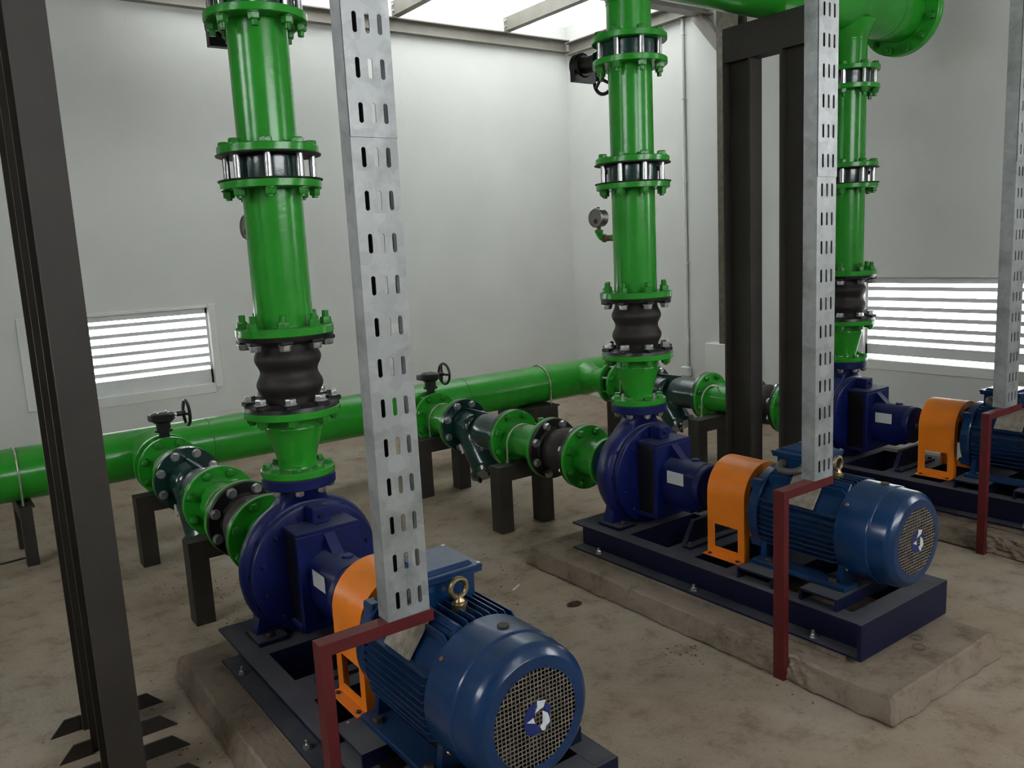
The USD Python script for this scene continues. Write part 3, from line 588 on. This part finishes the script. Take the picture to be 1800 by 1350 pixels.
# rubber joint z .900 - 1.120
labs = ['black twin-sphere rubber joint above the nearest pump', 'black twin-sphere rubber joint above the middle pump', 'black twin-sphere rubber joint above the farthest pump']
rj = thing('rubber_joint', labs[0], 'expansion joint', (0, 0, 0.9))
z0, z1 = 0.9001, 1.1200
bel = [(z0, 0.0), (z0, 0.118), (z0+0.006, 0.118), (z0+0.010, 0.096)]
for t in np.linspace(0, 1, 33):
    bel.append((z0+0.018+t*(z1-z0-0.036), 0.0845+0.0135*(0.5-0.5*math.cos(4*PI*min(1, max(0, (t-0.07)/0.86))))))
bel += [(z1-0.010, 0.096), (z1-0.006, 0.118), (z1, 0.118), (z1, 0.0)]
obj('bellows', lathe(bel, (0, 0, 0), Z, 64), RUBBER, rj, smooth=50)
obj('flange', lathe([(z0, 0.1185), (z0, RF-0.002), (z0+0.012, RF-0.004), (z0+0.020, 0.112), (z0+0.020, 0.097), (z0+0.0101, 0.0985)], (0, 0, 0), Z, 56), BLACK, rj)
obj('flange', lathe([(z1-0.0101, 0.0985), (z1-0.020, 0.097), (z1-0.020, 0.112), (z1-0.012, RF-0.004), (z1, RF-0.002), (z1, 0.1185)], (0, 0, 0), Z, 56), BLACK, rj)
for q in P150:
    obj('boss', box(q[0]-0.021, q[0]+0.021, q[1]-0.021, q[1]+0.021, z0+0.010, z0+0.024, 0.003).apply_translation((0, 0, 0)), BLACK, rj)
    obj('bolt', bolt_head(q+(0, 0, z0+0.024), Z, 0.030, 0.015), ZINC, rj)
    obj('boss', box(q[0]-0.019, q[0]+0.019, q[1]-0.019, q[1]+0.019, z1-0.022, z1-0.010, 0.003), BLACK, rj)
    obj('bolt', bolt_head(q+(0, 0, z1-0.022), ZD, 0.030, 0.015), ZINC, rj)
trio(rj, labs)
# lower riser
labs = ['lower green riser pipe of the nearest pump, between rubber joint and check valve', 'lower green riser pipe of the middle pump, carrying a pressure gauge', 'lower green riser pipe of the farthest pump, half behind the tray']
rp = thing('riser_pipe', labs[0], 'pipe', (0, 0, 1.1202))
flange('flange', (0, 0, 1.132), Z, 0.0235, RF, GREEN, rp)
obj('pipe', cyl((0, 0, 1.1435), (0, 0, 1.5395), RP, 64), GREEN, rp)
flange('flange', (0, 0, 1.5505), Z, 0.0225, RF, GREEN, rp)
for q in P150:
    obj('nut', nut(q+(0, 0, 1.1438), Z, 0.030, 0.017, 0.022, 0.02), GREEND, rp)
    obj('nut', nut(q+(0, 0, 1.5392), ZD, 0.030, 0.017, 0.010), GREEND, rp)
trio(rp, labs)
# check valve
labs = ['dark wafer check valve between the two green riser pipes of the nearest pump', 'dark wafer check valve between the two green riser pipes of the middle pump', 'dark wafer check valve between the two green riser pipes of the farthest pump']
cv = thing('check_valve', labs[0], 'valve', (0, 0, 1.562))
obj('body', lathe([(1.5655, 0), (1.5655, 0.094), (1.568, 0.097), (1.600, 0.098), (1.630, 0.097), (1.6325, 0.094), (1.6325, 0)], (0, 0, 0), Z, 56), DKGREEN, cv)
for a in (-0.95, 2.3): 
    q = np.array([math.cos(a)*0.098, math.sin(a)*0.098, 0])
    obj('plug', cyl(q*0.98+(0, 0, 1.612), q*1.07+(0, 0, 1.612), 0.010, 14, 0.002), BLACK, cv)
obj('gasket', lathe([(1.562, 0), (1.562, 0.147), (1.5653, 0.148), (1.5653, 0)], (0, 0, 0), Z, 56), RUBBER, cv)
obj('gasket', lathe([(1.6327, 0), (1.6327, 0.147), (1.636, 0.148), (1.636, 0)], (0, 0, 0), Z, 56), RUBBER, cv)
for q in P150: obj('stud', cyl(q+(0, 0, 1.5654), q+(0, 0, 1.6326), 0.010, 14), STEEL, cv)
trio(cv, labs)
# upper riser
labs = ['upper green riser pipe of the nearest pump, above the check valve', 'upper green riser pipe of the middle pump, under the geared butterfly valve', 'upper green riser pipe of the farthest pump, under the discharge header']
ru = thing('riser_pipe', labs[0], 'pipe', (0, 0, 1.6362))
flange('flange', (0, 0, 1.6475), Z, 0.0225, RF, GREEN, ru)
obj('pipe', cyl((0, 0, 1.6585), (0, 0, 1.9965), RP, 64), GREEN, ru)
flange('flange', (0, 0, 2.0075), Z, 0.0225, RF, GREEN, ru)
for q in P150:
    obj('bolt', bolt_head(q+(0, 0, 1.6588), Z, 0.030, 0.013), GREEND, ru)
    obj('nut', nut(q+(0, 0, 1.9962), ZD, 0.030, 0.017, 0.018), GREEND, ru)
trio(ru, labs)
# butterfly valve on riser
labs = ['geared butterfly valve at the top of the nearest riser, mostly out of frame', 'dark geared butterfly valve at the top of the middle riser', 'dark butterfly valve at the top of the farthest riser']
def butterfly(name, labels, cat_, c, fax, stem, wheel_axis, half, gear_off):
    """fax: pipe axis, stem: direction of the gear box, wheel_axis: direction of the hand wheel shaft."""
    c = np.asarray(c, float); fax, stem, wa = (np.asarray(v, float) for v in (fax, stem, wheel_axis))
    t = thing(name, labels[0], cat_, c+(0, 0, -0.12))
    obj('body', [lathe([(-half, 0), (-half, 0.104), (-half+0.004, 0.108), (half-0.004, 0.108), (half, 0.104), (half, 0)], c, fax, 56), cyl(c+stem*0.09, c+stem*0.165, 0.024, 20), cyl(c+stem*0.165, c+stem*0.175, 0.04, 24)], BLACK if name == 'butterfly_valve' else DKGREEN, t)
    for i, q in enumerate(flange_pts(c, fax, 0.240)):
        obj('stud', cyl(q-fax*half, q+fax*half, 0.010, 12), STEEL, t)
    g = c+stem*gear_off
    side = np.cross(stem, wa)
    gb = obj('gearbox', [lathe([(-0.030, 0), (-0.030, 0.040), (-0.018, 0.052), (0.006, 0.054), (0.012, 0.050), (0.016, 0.040), (0.018, 0)], g, stem, 32), cyl(c+stem*0.175, g-stem*0.02, 0.032, 24),
                         trimesh.convex.convex_hull(np.array([g+stem*a_+wa*b_+side*s_ for a_ in (-0.024, 0.004) for b_ in (-0.052, 0.060) for s_ in (0.018, 0.062)]))], BLACK, t)
    for i in range(4):
        a_ = PI/4+i*PI/2; q = g+stem*0.0155+0.033*(math.cos(a_)*wa+math.sin(a_)*side)
        obj('gearbox_screw', bolt_head(q, stem, 0.010, 0.004, False), ZINC, gb)
    h0 = g+side*0.040-stem*0.008
    hw = obj('handwheel', [torus(h0+wa*0.120, wa, 0.059, 0.0075, 40, 10)]+[tube([h0+wa*0.105, h0+wa*0.105+0.02*(math.cos(k_)*stem+math.sin(k_)*side)+wa*0.004, h0+wa*0.120+0.056*(math.cos(k_)*stem+math.sin(k_)*side)], 0.0065, 8) for k_ in (0.5, 0.5+2*PI/3, 0.5+4*PI/3)]+[cyl(h0+wa*0.075, h0+wa*0.115, 0.012, 16, 0.002)], BLACK, t)
    obj('shaft', cyl(h0+wa*0.055, h0+wa*0.08, 0.006, 12), ZINC, t)
    return t
bv = butterfly('riser_butterfly_valve', labs, 'valve', (0, 0, 2.0505), (0, 0, 1), (0, 1, 0), (1, 0, 0), 0.0312, 0.285)
trio(bv, labs)
# discharge header
ZH, RH = 2.4034, 0.137
hd = thing('discharge_header', 'large green overhead discharge header with bolted end flange at the upper right', 'pipe', (1.4, 0, 2.082))
obj('header_pipe', cyl((-1.2, 0, ZH), (3.352, 0, ZH), RH, 72), GREEN, hd)
for x in (2.62, 3.17): obj('weld_seam', torus((x, 0, ZH), (1, 0, 0), RH+0.0003, 0.0017, 64, 6), GREEND, hd)
flange('end_flange', (3.351, 0, ZH), (1, 0, 0), 0.024, 0.2025, GREEN, hd, n=72)
obj('blind_flange', cyl((3.3635, 0, ZH), (3.386, 0, ZH), 0.2025, 72, 0.002), GREEN, hd)
for q in flange_pts((0, 0, 0), (1, 0, 0), 0.355, 12, PI/12): obj('end_bolt', nut(q+np.array([3.3388, 0, ZH]), (-1, 0, 0), 0.034, 0.02, 0.012, 0.022), GREEND, hd)
for k in range(3):
    x = k*D
    obj('branch_pipe', [lathe([(2.103, RP), (2.222, RP), (2.232, RP+0.002), (2.26, RP+0.012), (2.31, RP+0.035)], (x, 0, 0), Z, 56)], GREEN, hd)
    obj('weld_ring', torus((x, 0, 2.222), Z, RP+0.0003, 0.0022, 56, 6), GREEN, hd)
    flange('branch_flange', (x, 0, 2.0932), Z, 0.0225, RF, GREEN, hd)
    for q in P150: obj('bolt', bolt_head(q+np.array([x, 0, 2.1046]), Z, 0.030, 0.013), GREEND, hd)
# pressure gauge
labs = ['round steel pressure gauge behind the nearest riser, barely showing', 'round steel pressure gauge on an elbow beside the middle riser', 'round steel pressure gauge beside the farthest riser, hidden by the tray']
pg = thing('pressure_gauge', labs[0], 'gauge', (0, RP, 1.35))
gz, gy = 1.358, 0.205
obj('nipple', cyl((0, RP+0.0003, gz), (0, 0.125, gz), 0.014, 16), GREEN, pg)
obj('copper_nipple', cyl((0, 0.125, gz), (0, 0.172, gz), 0.0125, 16), COPPER, pg, label='copper-brown nipple')
el = [(0, 0.165+0.04*math.sin(t), gz+0.03-0.03*math.cos(t)) for t in np.linspace(0, PI/2, 12)]
obj('elbow', [tube(el, 0.0145, 16), cyl((0, 0.166, gz), (0, 0.178, gz), 0.017, 16, 0.002), cyl((0, gy, gz+0.022), (0, gy, gz+0.036), 0.017, 16, 0.002)], GREEN, pg)
obj('stem', [cyl((0, gy, gz+0.03), (0, gy, gz+0.06), 0.009, 14), hexp((0, gy, gz+0.046), Z, 0.019, 0.012)], COPPER, pg)
gc = np.array([0, gy, 1.442]); gax = np.array([-0.42, 0.86, 0.0]); gax /= np.linalg.norm(gax); gax = np.array([-0.72, -0.69, 0.0])/np.linalg.norm([-0.72, -0.69, 0.0])
gax = np.array([-0.97, -0.1, 0.0])/np.linalg.norm([-0.97, -0.1, 0])
obj('case', lathe([(-0.026, 0), (-0.026, 0.032), (-0.022, 0.036), (0.010, 0.036), (0.012, 0.039), (0.020, 0.039), (0.022, 0.036), (0.022, 0.0345), (0.017, 0.034)], gc, gax, 40), STEEL, pg)
obj('back_plate', cyl(gc+gax*0.015, gc+gax*0.0175, 0.0345, 36), GREYST, pg)
obj('blowout_plug', cyl(gc+gax*0.0175+np.array([0, 0, -0.014]), gc+gax*0.021+np.array([0, 0, -0.014]), 0.010, 20, 0.001), PRIMER, pg)
obj('filler_plug', cyl(gc+(0, 0, 0.035), gc+(0, 0, 0.043), 0.006, 12), BLACK, pg)
trio(pg, labs)

# ------------------------------------------------------------------ suction side
Y = np.array([0, 1.0, 0]); YD = -Y
PY = flange_pts((0, 0, 0), (0, 1, 0), 0.240)
def at(y): return np.array([0, y, ZA])
# suction reducer  y .187 - .345
labs = ['short green suction reducer bolted behind the nearest pump', 'short green suction reducer left of the middle pump', 'short green suction reducer of the farthest pump, between the dark portal posts']
sr_ = thing('suction_reducer', labs[0], 'pipe reducer', (0, 0.26, ZA-0.1425))
flange('pump_flange', at(0.197), Y, 0.022, 0.105, GREEN, sr_)
obj('cone', lathe([(0.207, 0.066), (0.222, 0.066), (0.30, 0.083), (0.324, RP)], (0, 0, ZA), Y, 48), GREEN, sr_)
flange('flange', at(0.3335), Y, 0.0225, RF, GREEN, sr_)
for q in PY: obj('nut', nut(q+at(0.3218), YD, 0.030, 0.017, 0.010), GREEND, sr_)
trio(sr_, labs)
# suction rubber joint  y .345 - .575
labs = ['black single-sphere rubber joint on the suction line of the nearest pump', 'black single-sphere rubber joint on the suction line of the middle pump', 'black single-sphere rubber joint on the suction line of the farthest pump']
sj = thing('suction_rubber_joint', labs[0], 'expansion joint', (0, 0.46, ZA-RF))
y0, y1 = 0.3452, 0.5748
bel = [(y0, 0.0), (y0, 0.118), (y0+0.006, 0.118), (y0+0.012, 0.098)]
for t in np.linspace(0, 1, 25): bel.append((y0+0.018+t*(y1-y0-0.036), 0.090+0.022*math.sin(PI*t)**1.5))
bel += [(y1-0.012, 0.098), (y1-0.006, 0.118), (y1, 0.118), (y1, 0.0)]
obj('bellows', lathe(bel, (0, 0, ZA), Y, 56), RUBBER, sj, smooth=50)
for s, yy in ((1, y0), (-1, y1)):
    obj('flange', lathe([(0, 0.1185), (0, RF-0.003), (0.003, RF-0.001), (0.014, RF-0.001), (0.018, RF-0.006), (0.018, 0.104), (0.0101, 0.1005)], at(yy), Y*s, 56), BLACK, sj)
    for q in PY: obj('bolt', bolt_head(q+at(yy+s*0.018), Y*s, 0.030, 0.014), ZINC, sj)
trio(sj, labs)
# inner suction spool  y .575 - .883
labs = ['green flanged suction spool next to the rubber joint of the nearest pump', 'green flanged suction spool next to the rubber joint of the middle pump', 'green flanged suction spool next to the farthest pump, partly behind the portal']
ss = thing('suction_spool', labs[0], 'pipe', (0, 0.73, ZA-RF))
flange('flange', at(0.5865), Y, 0.0225, RF, GREEN, ss)
obj('pipe', cyl(at(0.5975), at(0.861), RP, 56), GREEN, ss)
flange('flange', at(0.8725), Y, 0.0225, RF, GREEN, ss)
obj('vent_plug', [cyl((0, 0.655, ZA+RP-0.004), (0, 0.655, ZA+RP+0.034), 0.012, 16), hexp((0, 0.655, ZA+RP+0.034), Z, 0.030, 0.014)], GREEN, ss)
for q in PY: obj('nut', nut(q+at(0.8608), YD, 0.030, 0.017, 0.010), GREEND, ss)
trio(ss, labs)
# strainer  y .884 - 1.345
labs = ['dark green Y-strainer on the suction line of the nearest pump', 'dark green Y-strainer on the suction line of the middle pump', 'dark green Y-strainer on the suction line of the farthest pump']
st = thing('strainer', labs[0], 'strainer', (0, 1.1, 0.14))
ysA = 1.333
bdy = m3.Manifold()
def M(m):
    m = m.copy(); m.merge_vertices(); return m3.Manifold(m3.Mesh(np.asarray(m.vertices, np.float32), np.asarray(m.faces, np.uint32)))
legdir = np.array([0, -0.61, -0.792]); legdir /= np.linalg.norm(legdir); l0 = np.array([0, 1.288, ZA+0.012])
def clos(prof, o, ax, n): return M(lathe([(prof[0][0], 0)]+prof+[(prof[-1][0], 0)], o, ax, n))
bdy = clos([(0.905, 0.086), (0.94, 0.092), (1.08, 0.096), (1.13, 0.090), (1.16, 0.07)], (0, 0, ZA), (0, 1, 0), 48) + clos([(1.20, 0.075), (1.25, 0.082), (1.325, 0.086)], (0, 0, ZA), (0, 1, 0), 48) + clos([(0.0, 0.060), (0.03, 0.080), (0.18, 0.084), (0.272, 0.082)], l0, legdir, 48)
bm = bdy.refine_to_length(0.022).to_mesh(); bt = trimesh.Trimesh(bm.vert_properties[:, :3], bm.tri_verts); bt.merge_vertices()
trimesh.smoothing.filter_taubin(bt, iterations=14)
obj('body', bt, DKGREEN, st, smooth=60)
rib = extr([(1.31, ZA+0.070), (1.31, ZA+0.098), (1.10, ZA+0.098), (1.06, ZA+0.085), (1.15, ZA+0.03)], (-0.006, 0, 0), (0, 1, 0), (0, 0, 1), 0.012)
obj('rib', rib, DKGREEN, st)
flange('flange', at(ysA), Y, 0.024, RF, DKGREEN, st)
flange('flange', at(0.896), Y, 0.022, RF-0.001, DKGREEN, st)
cc = l0+legdir*0.279
flange('cover', cc, legdir, 0.026, 0.102, DKGREEN, st)
for q in flange_pts(cc, legdir, 0.168, 6, 0.2): obj('cover_bolt', nut(q+legdir*0.013, legdir, 0.020, 0.011, 0.008, 0.012), DKGREEN, st)
obj('drain_plug', hexp(cc+legdir*0.013, legdir, 0.03, 0.02), DKGREEN, st)
obj('nameplate', box(-0.0875, -0.0830, 1.215, 1.265, 0.295, 0.315).apply_transform(trimesh.transformations.rotation_matrix(0.92, (1, 0, 0), (0, 1.24, 0.305))), PAPER, st, label='small pale nameplate')
for q in PY: obj('bolt', bolt_head(q+at(ysA-0.012), YD, 0.030, 0.014), ZINC, st)
trio(st, labs)
# outer spool y 1.346 - 1.62
labs = ['green suction spool between strainer and butterfly valve, nearest pump', 'green suction spool between strainer and butterfly valve, middle pump', 'green suction spool between strainer and butterfly valve, farthest pump']
so = thing('suction_spool', labs[0], 'pipe', (0, 1.48, ZA-RF))
flange('flange', at(1.356), Y, 0.0215, RF, GREEN, so)
obj('pipe', cyl(at(1.366), at(1.615), RP, 56), GREEN, so)
flange('flange', at(1.6255), Y, 0.0215, RF, GREEN, so)
obj('weld_seam', torus(at(1.42), Y, RP+0.0003, 0.0018, 48, 6), GREEND, so)
for q in PY: obj('nut', nut(q+at(1.6146), YD, 0.030, 0.017, 0.010), GREEND, so)
trio(so, labs)
# suction butterfly valve y 1.637 - 1.70
labs = ['black geared butterfly valve with handwheel on the suction branch of the nearest pump', 'black geared butterfly valve with handwheel peeking out right of the nearest tray', 'black geared butterfly valve with handwheel behind the middle pump']
sb = butterfly('butterfly_valve', labs, 'valve', (0, 1.668, ZA), (0, 1, 0), (0, 0, 1), (1, 0, 0), 0.031, 0.238)
trio(sb, labs)
single('drain_stub', cat([cyl((2*D-0.02, 1.668, ZA-0.23), (2*D-0.02, 1.668, ZA-0.13), 0.010, 12), torus((2*D-0.07, 1.66, ZA-0.148), (0, 1, 0), 0.012, 0.003, 16, 6)]), RUST, 'rusty brown drain nipple under the farthest suction butterfly valve', 'nipple')
# suction header
YH, RSH = 2.06, 0.1247
sh = thing('suction_header', 'large green suction header pipe lying along the left wall', 'pipe', (0.6, YH, ZA-RSH))
obj('header_pipe', [lathe([(-3.0, 0), (-3.0, RSH), (3.12, RSH), (3.15, RSH*0.9), (3.175, RSH*0.6), (3.185, 0)], (0, YH, ZA), (1, 0, 0), 72)], GREEN, sh)
for x in (-1.35, 0.30, 1.9): obj('weld_seam', torus((x, YH, ZA), (1, 0, 0), RSH+0.0003, 0.0022, 56, 6), GREEND, sh)
for k in range(3):
    x = k*D
    obj('branch_pipe', lathe([(1.72, RP), (1.86, RP), (1.885, RP+0.003), (1.93, RP+0.014), (1.98, RP+0.035)], (x, 0, ZA), Y, 48), GREEN, sh)
    obj('weld_seam', torus((x, 1.86, ZA), Y, RP+0.0003, 0.002, 48, 6), GREEND, sh)
    flange('branch_flange', (x, 1.7105, ZA), Y, 0.0215, RF, GREEN, sh)

# ------------------------------------------------------------------ pipe supports
def support_x(name, labels, y, xl, xr, w, ztop, offs=None, ub=RP):
    """goal-post of steel angle across x under the suction line; u-bolt over the pipe."""
    t = thing(name, labels[0], 'pipe support', ((xl+xr)/2, y, 0))
    def leg(x):   # angle: flange facing -y, return on the left
        return [box(x, x+w, y-0.004, y+0.002, 0, ztop-0.008), box(x, x+0.006, y+0.0021, y+0.076, 0, ztop-0.008)]
    obj('leg', leg(xl), PRIMER, t, smooth=False)
    obj('leg', leg(xr), PRIMER, t, smooth=False)
    obj('beam', [box(xl, xr+w, y-0.004, y+0.078, ztop-0.0079, ztop), box(xl+w+0.0005, xr-0.0005, y-0.004, y+0.002, ztop-0.072, ztop-0.008)], PRIMER, t, smooth=False)
    if ub:
        r = ub+0.004
        path = [(-r, y+0.056, ztop-0.02)]+[(r*math.cos(a_), y+0.056, ZA+r*math.sin(a_)) for a_ in np.linspace(PI, 0, 25)]+[(r, y+0.056, ztop-0.02)]
        obj('u_bolt', tube(path, 0.0045, 8), WIRE, t, label='pale galvanised U-bolt over the pipe')
        obj('beam_nut', [nut((s*r, y+0.056, ztop), Z, 0.014, 0.008, 0.0, 0.008) for s in (-1, 1)], ZINC, t)
    return t
ZS = ZA-RP-0.0006
labs = ['dark steel pipe support under the inner suction spool of the nearest pump', 'dark steel pipe support under the inner suction spool of the middle pump', 'dark steel pipe support under the inner suction spool of the farthest pump']
s1 = support_x('pipe_support', labs, 0.70, -0.182, 0.065, 0.07, ZS)
trio(s1, labs, [(0, 0, 0), (-0.03, 0.02, 0), (-0.10, 0.02, 0)])
labs = ['dark steel pipe support before the suction valve of the nearest pump', 'dark steel pipe support before the suction valve of the middle pump, beside the tray', 'dark steel pipe support before the suction valve of the farthest pump']
s2 = support_x('pipe_support', labs, 1.50, -0.190, 0.055, 0.07, ZS)
trio(s2, labs)
def support_y(x, label, w):
    t = thing('header_support', label, 'pipe support', (x, YH, 0), 'supports under the suction header'); zt = ZA-RSH-0.0006
    for yy in (1.905, 2.215):
        obj('leg', [box(x-w, x+0.0, yy-0.004, yy+0.002, 0, zt-0.0081), box(x-w, x-w+0.006, yy+0.0021, yy+0.05, 0, zt-0.0081)], PRIMER, t, smooth=False)
    obj('beam', [box(x-w, x+0.012, 1.895, 2.275, zt-0.008, zt), box(x-w+0.0001, x-w+0.006, 1.958, 2.2, zt-0.07, zt-0.0082)], PRIMER, t, smooth=False)
    r = RSH+0.0045
    path = [(x-0.03, YH-r, zt-0.03)]+[(x-0.03, YH+r*math.cos(a_), ZA+r*math.sin(a_)) for a_ in np.linspace(PI, 0, 29)]+[(x-0.03, YH+r, zt-0.03)]
    obj('u_bolt', tube(path, 0.0045, 8), WIRE, t, label='pale galvanised U-bolt over the header')
support_y(-0.555, 'short dark steel support under the suction header left of the nearest post', 0.05)
support_y(2.56, 'wide dark steel support under the suction header near the corner', 0.24)

# ------------------------------------------------------------------ steel portals
def portal(label, x0, x1, far, web=0.041):
    t = thing('steel_portal', label, 'portal frame', ((x0+x1)/2, -0.01, 0), 'dark steel portal frames')
    zt = 2.266; xm = (x0+x1)/2
    ya, yb = -0.24, far
    for y0_, y1_ in ((far-0.153, far), (-0.24, -0.085)):
        obj('post', [box(x0, x1, y0_, y0_+0.010, 0, zt-0.15), box(x0, x1, y1_-0.010, y1_, 0, zt-0.15), box(x0+web-0.0035, x0+web+0.0035, y0_+0.0101, y1_-0.0101, 0, zt-0.15)], PORTAL, t, smooth=False)
    obj('beam', [box(x0, x0+0.008, ya, yb, zt-0.1499, zt-0.0006), box(x0+0.0081, x1, ya, yb, zt-0.0105, zt-0.0006), box(x0+0.0081, x1, ya, yb, zt-0.1499, zt-0.140)], PORTAL, t, smooth=False)
    for y in (far+0.0045, far-0.158, -0.080, -0.245):
        obj('gusset_plate', extr([(x0-0.085, 0), (x0-0.045, 0.045), (x0-0.0003, 0.045), (x0-0.0003, 0)], (0, y+0.003, 0), (1, 0, 0), (0, 0, 1), 0.006), PRIMER, t, smooth=False)
        obj('gusset_plate', extr([(x1+0.0003, 0), (x1+0.0003, 0.045), (x1+0.10, 0.045), (x1+0.145, 0)], (0, y+0.003, 0), (1, 0, 0), (0, 0, 1), 0.006), PRIMER, t, smooth=False)
portal('dark steel H-section post frame standing at the left foreground with base gussets', -0.648, -0.565, 0.212, 0.018)
portal('dark steel portal frame between the middle and farthest risers, carrying the header', 2.253, 2.335, 0.222)

# ------------------------------------------------------------------ slotted trays and red brackets
ZTOP = 3.0
def tray(label, x0, x1, yf, dp, zb_, group=None):
    t = thing('cable_tray', label, 'cable tray', ((x0+x1)/2, yf+dp/2, zb_), 'galvanised slotted trays')
    w = x1-x0
    zs = zb_+0.0822*round((1.538-zb_)/0.0822)
    for a_, b_, dy in ((zb_, zs, 0.0), (zs-0.004, ZTOP, -0.0021)):
        p = sbox(x0, a_, x1, b_)
        holes = []
        z = zb_+0.022
        while z < ZTOP-0.05:
            if a_ < z-0.008 and z+0.045 < b_:
                for fx in (0.255, 0.52, 0.785):
                    cx = x0+w*fx
                    holes.append(unary_union([sbox(cx-0.0047, z+0.0047, cx+0.0047, z+0.038-0.0047), Point(cx, z+0.0047).buffer(0.0047, 6), Point(cx, z+0.038-0.0047).buffer(0.0047, 6)]))
            z += 0.0822
        p = p.difference(unary_union(holes))
        obj('face_plate', extrude(p, (0, yf+0.002+dy, 0), (1, 0, 0), (0, 0, 1), 0.002), GALV, t, smooth=False)
    for s in (0, 1):
        xx = x0 if s == 0 else x1-0.002
        obj('side_wall', [box(xx, xx+0.002, yf+0.0021, yf+dp, zb_, ZTOP)], GALV, t, smooth=False)
        lx = (x0+0.0021, x0+0.010) if s == 0 else (x1-0.006, x1-0.0021)
        obj('return_lip', [box(lx[0], lx[1], yf+dp-0.002, yf+dp, zb_, ZTOP)], GALV, t, smooth=False)
    wob = [(x0+0.043+0.003*math.sin(z*3.1), yf+0.022, z) for z in np.linspace(zb_+0.004, ZTOP, 40)]
    obj('black_cable', tube(wob, 0.0135, 10), RUBBER, t, label='black cable inside the tray, seen through the slots')
def bracket(label, x0, x1, yb, yf, zt):
    t = thing('floor_bracket', label, 'bracket', (x0, (yb+yf)/2, 0), 'red stands under the galvanised trays'); lw = 0.024; h = 0.026
    obj('bar', [box(x0, x1, yf, yb, zt-0.004, zt), box(x0, x1, yf, yf+0.004, zt-h, zt-0.0041)], RED, t, smooth=False)
    obj('leg', [box(x0, x0+lw, yf, yf+0.004, 0, zt-h-0.0001), box(x0, x0+0.004, yf+0.0041, yb, 0, zt-0.0041)], RED, t, smooth=False)
    return t
TR = [(-0.181, -0.081, -0.909, 0.044, 0.5802), (D-0.205, D-0.112, -0.953, 0.046, 0.5952), (2*D-0.232, 2*D-0.126, -0.874, 0.05, 0.5902)]
tl = ['tall galvanised slotted tray nearest the camera, in front of the first pump', 'tall galvanised slotted tray in front of the farthest riser', 'tall galvanised slotted tray at the right picture edge']
bl = ['red angle-iron stand holding the nearest galvanised tray', 'red angle-iron stand holding the middle galvanised tray', 'red angle-iron stand holding the right-hand galvanised tray']
for k in range(3): tray(tl[k], *TR[k])
bracket(bl[0], -0.336, -0.074, -0.875, -0.912, 0.58)
bracket(bl[1], D-0.358, D-0.110, -0.918, -0.955, 0.595)
bracket(bl[2], 2*D-0.378, 2*D-0.090, -0.848, -0.878, 0.59)

# ------------------------------------------------------------------ litter on the floor
def pebbles(n, spots, smin, smax):
    out = []
    for i in range(n):
        sx, sy, sp = spots[i % len(spots)]
        x, y = rng.normal(sx, sp), rng.normal(sy, sp)
        s = rng.uniform(smin, smax)
        if any(abs(x-k*D+0.04) < 0.335 and -1.32 < y < 0.36 for k in range(3)): continue
        m = trimesh.creation.icosphere(1, 1.0); m.vertices = m.vertices*(1+0.35*(meshkit.noise(m.vertices*2+i*3)[:, None]-0.5))*np.array([s, s*rng.uniform(.5, 1), s*rng.uniform(.2, .4)])
        m.apply_transform(trimesh.transformations.rotation_matrix(rng.uniform(0, 6), (0, 0, 1))); m.apply_translation((x, y, s*0.2)); out.append(m)
    return cat(out)
grit = pebbles(330, [(-0.05, 1.15, 0.09), (0.0, 0.98, 0.08), (-0.45, 0.05, 0.16), (-0.38, 0.0, 0.10), (-0.40, -0.3, 0.10), (1.02, -0.62, 0.05), (0.6, 0.4, 0.35), (-0.5, 0.9, 0.4), (0.9, 0.25, 0.15), (-0.02, 0.70, 0.06), (1.15, -1.05, 0.05)], 0.0018, 0.0055)
single('floor_grit', grit, DIRT, 'scattered dirt crumbs and grit on the concrete floor', 'grit', kind='stuff')
single('wood_splinter', box(-0.72, -0.60, 2.03, 2.04, 0.0, 0.008, 0.002).apply_transform(trimesh.transformations.rotation_matrix(0.12, (0, 0, 1), (-0.66, 2.035, 0))), PRIMER, 'thin dark wood splinter on the floor at the left picture edge', 'splinter')
single('paper_strip', box(0.885, 0.945, 0.166, 0.176, 0.0, 0.0012).apply_transform(trimesh.transformations.rotation_matrix(0.5, (0, 0, 1), (0.913, 0.171, 0))), PAPER, 'small white paper strip on the floor left of the middle plinth', 'paper strip')
hs = trimesh.creation.icosphere(3, 1.0); hs.vertices = hs.vertices*(1+0.6*(meshkit.fbm(hs.vertices*2.2+9, 4, 3)[:, None]-0.5))*np.array([0.030, 0.020, 0.007])+np.array([0.981, -0.11, 0.003])
single('dirt_clump', hs, DIRT2, 'small dark rusty dirt lump on the floor between the two nearest plinths', 'dirt')
for x, y, r in ((1.492, -1.150, 0.017), (1.44, -1.185, 0.018)):
    single('wire_ring', torus((x, y, 0.0815), (0, 0, 1), r, 0.0009, 28, 6), PRIMER, 'thin wire ring lying on the middle plinth, '+('nearer the frame' if y > -1.17 else 'nearer the plinth edge'), 'wire ring')
single('rag_strip', tube([(-0.17, -0.622, 0.2155), (-0.178, -0.64, 0.217), (-0.176, -0.655, 0.2165), (-0.19, -0.672, 0.215)], 0.004, 8), PAPER, 'frayed pale string lying on the base frame before the nearest motor', 'string')
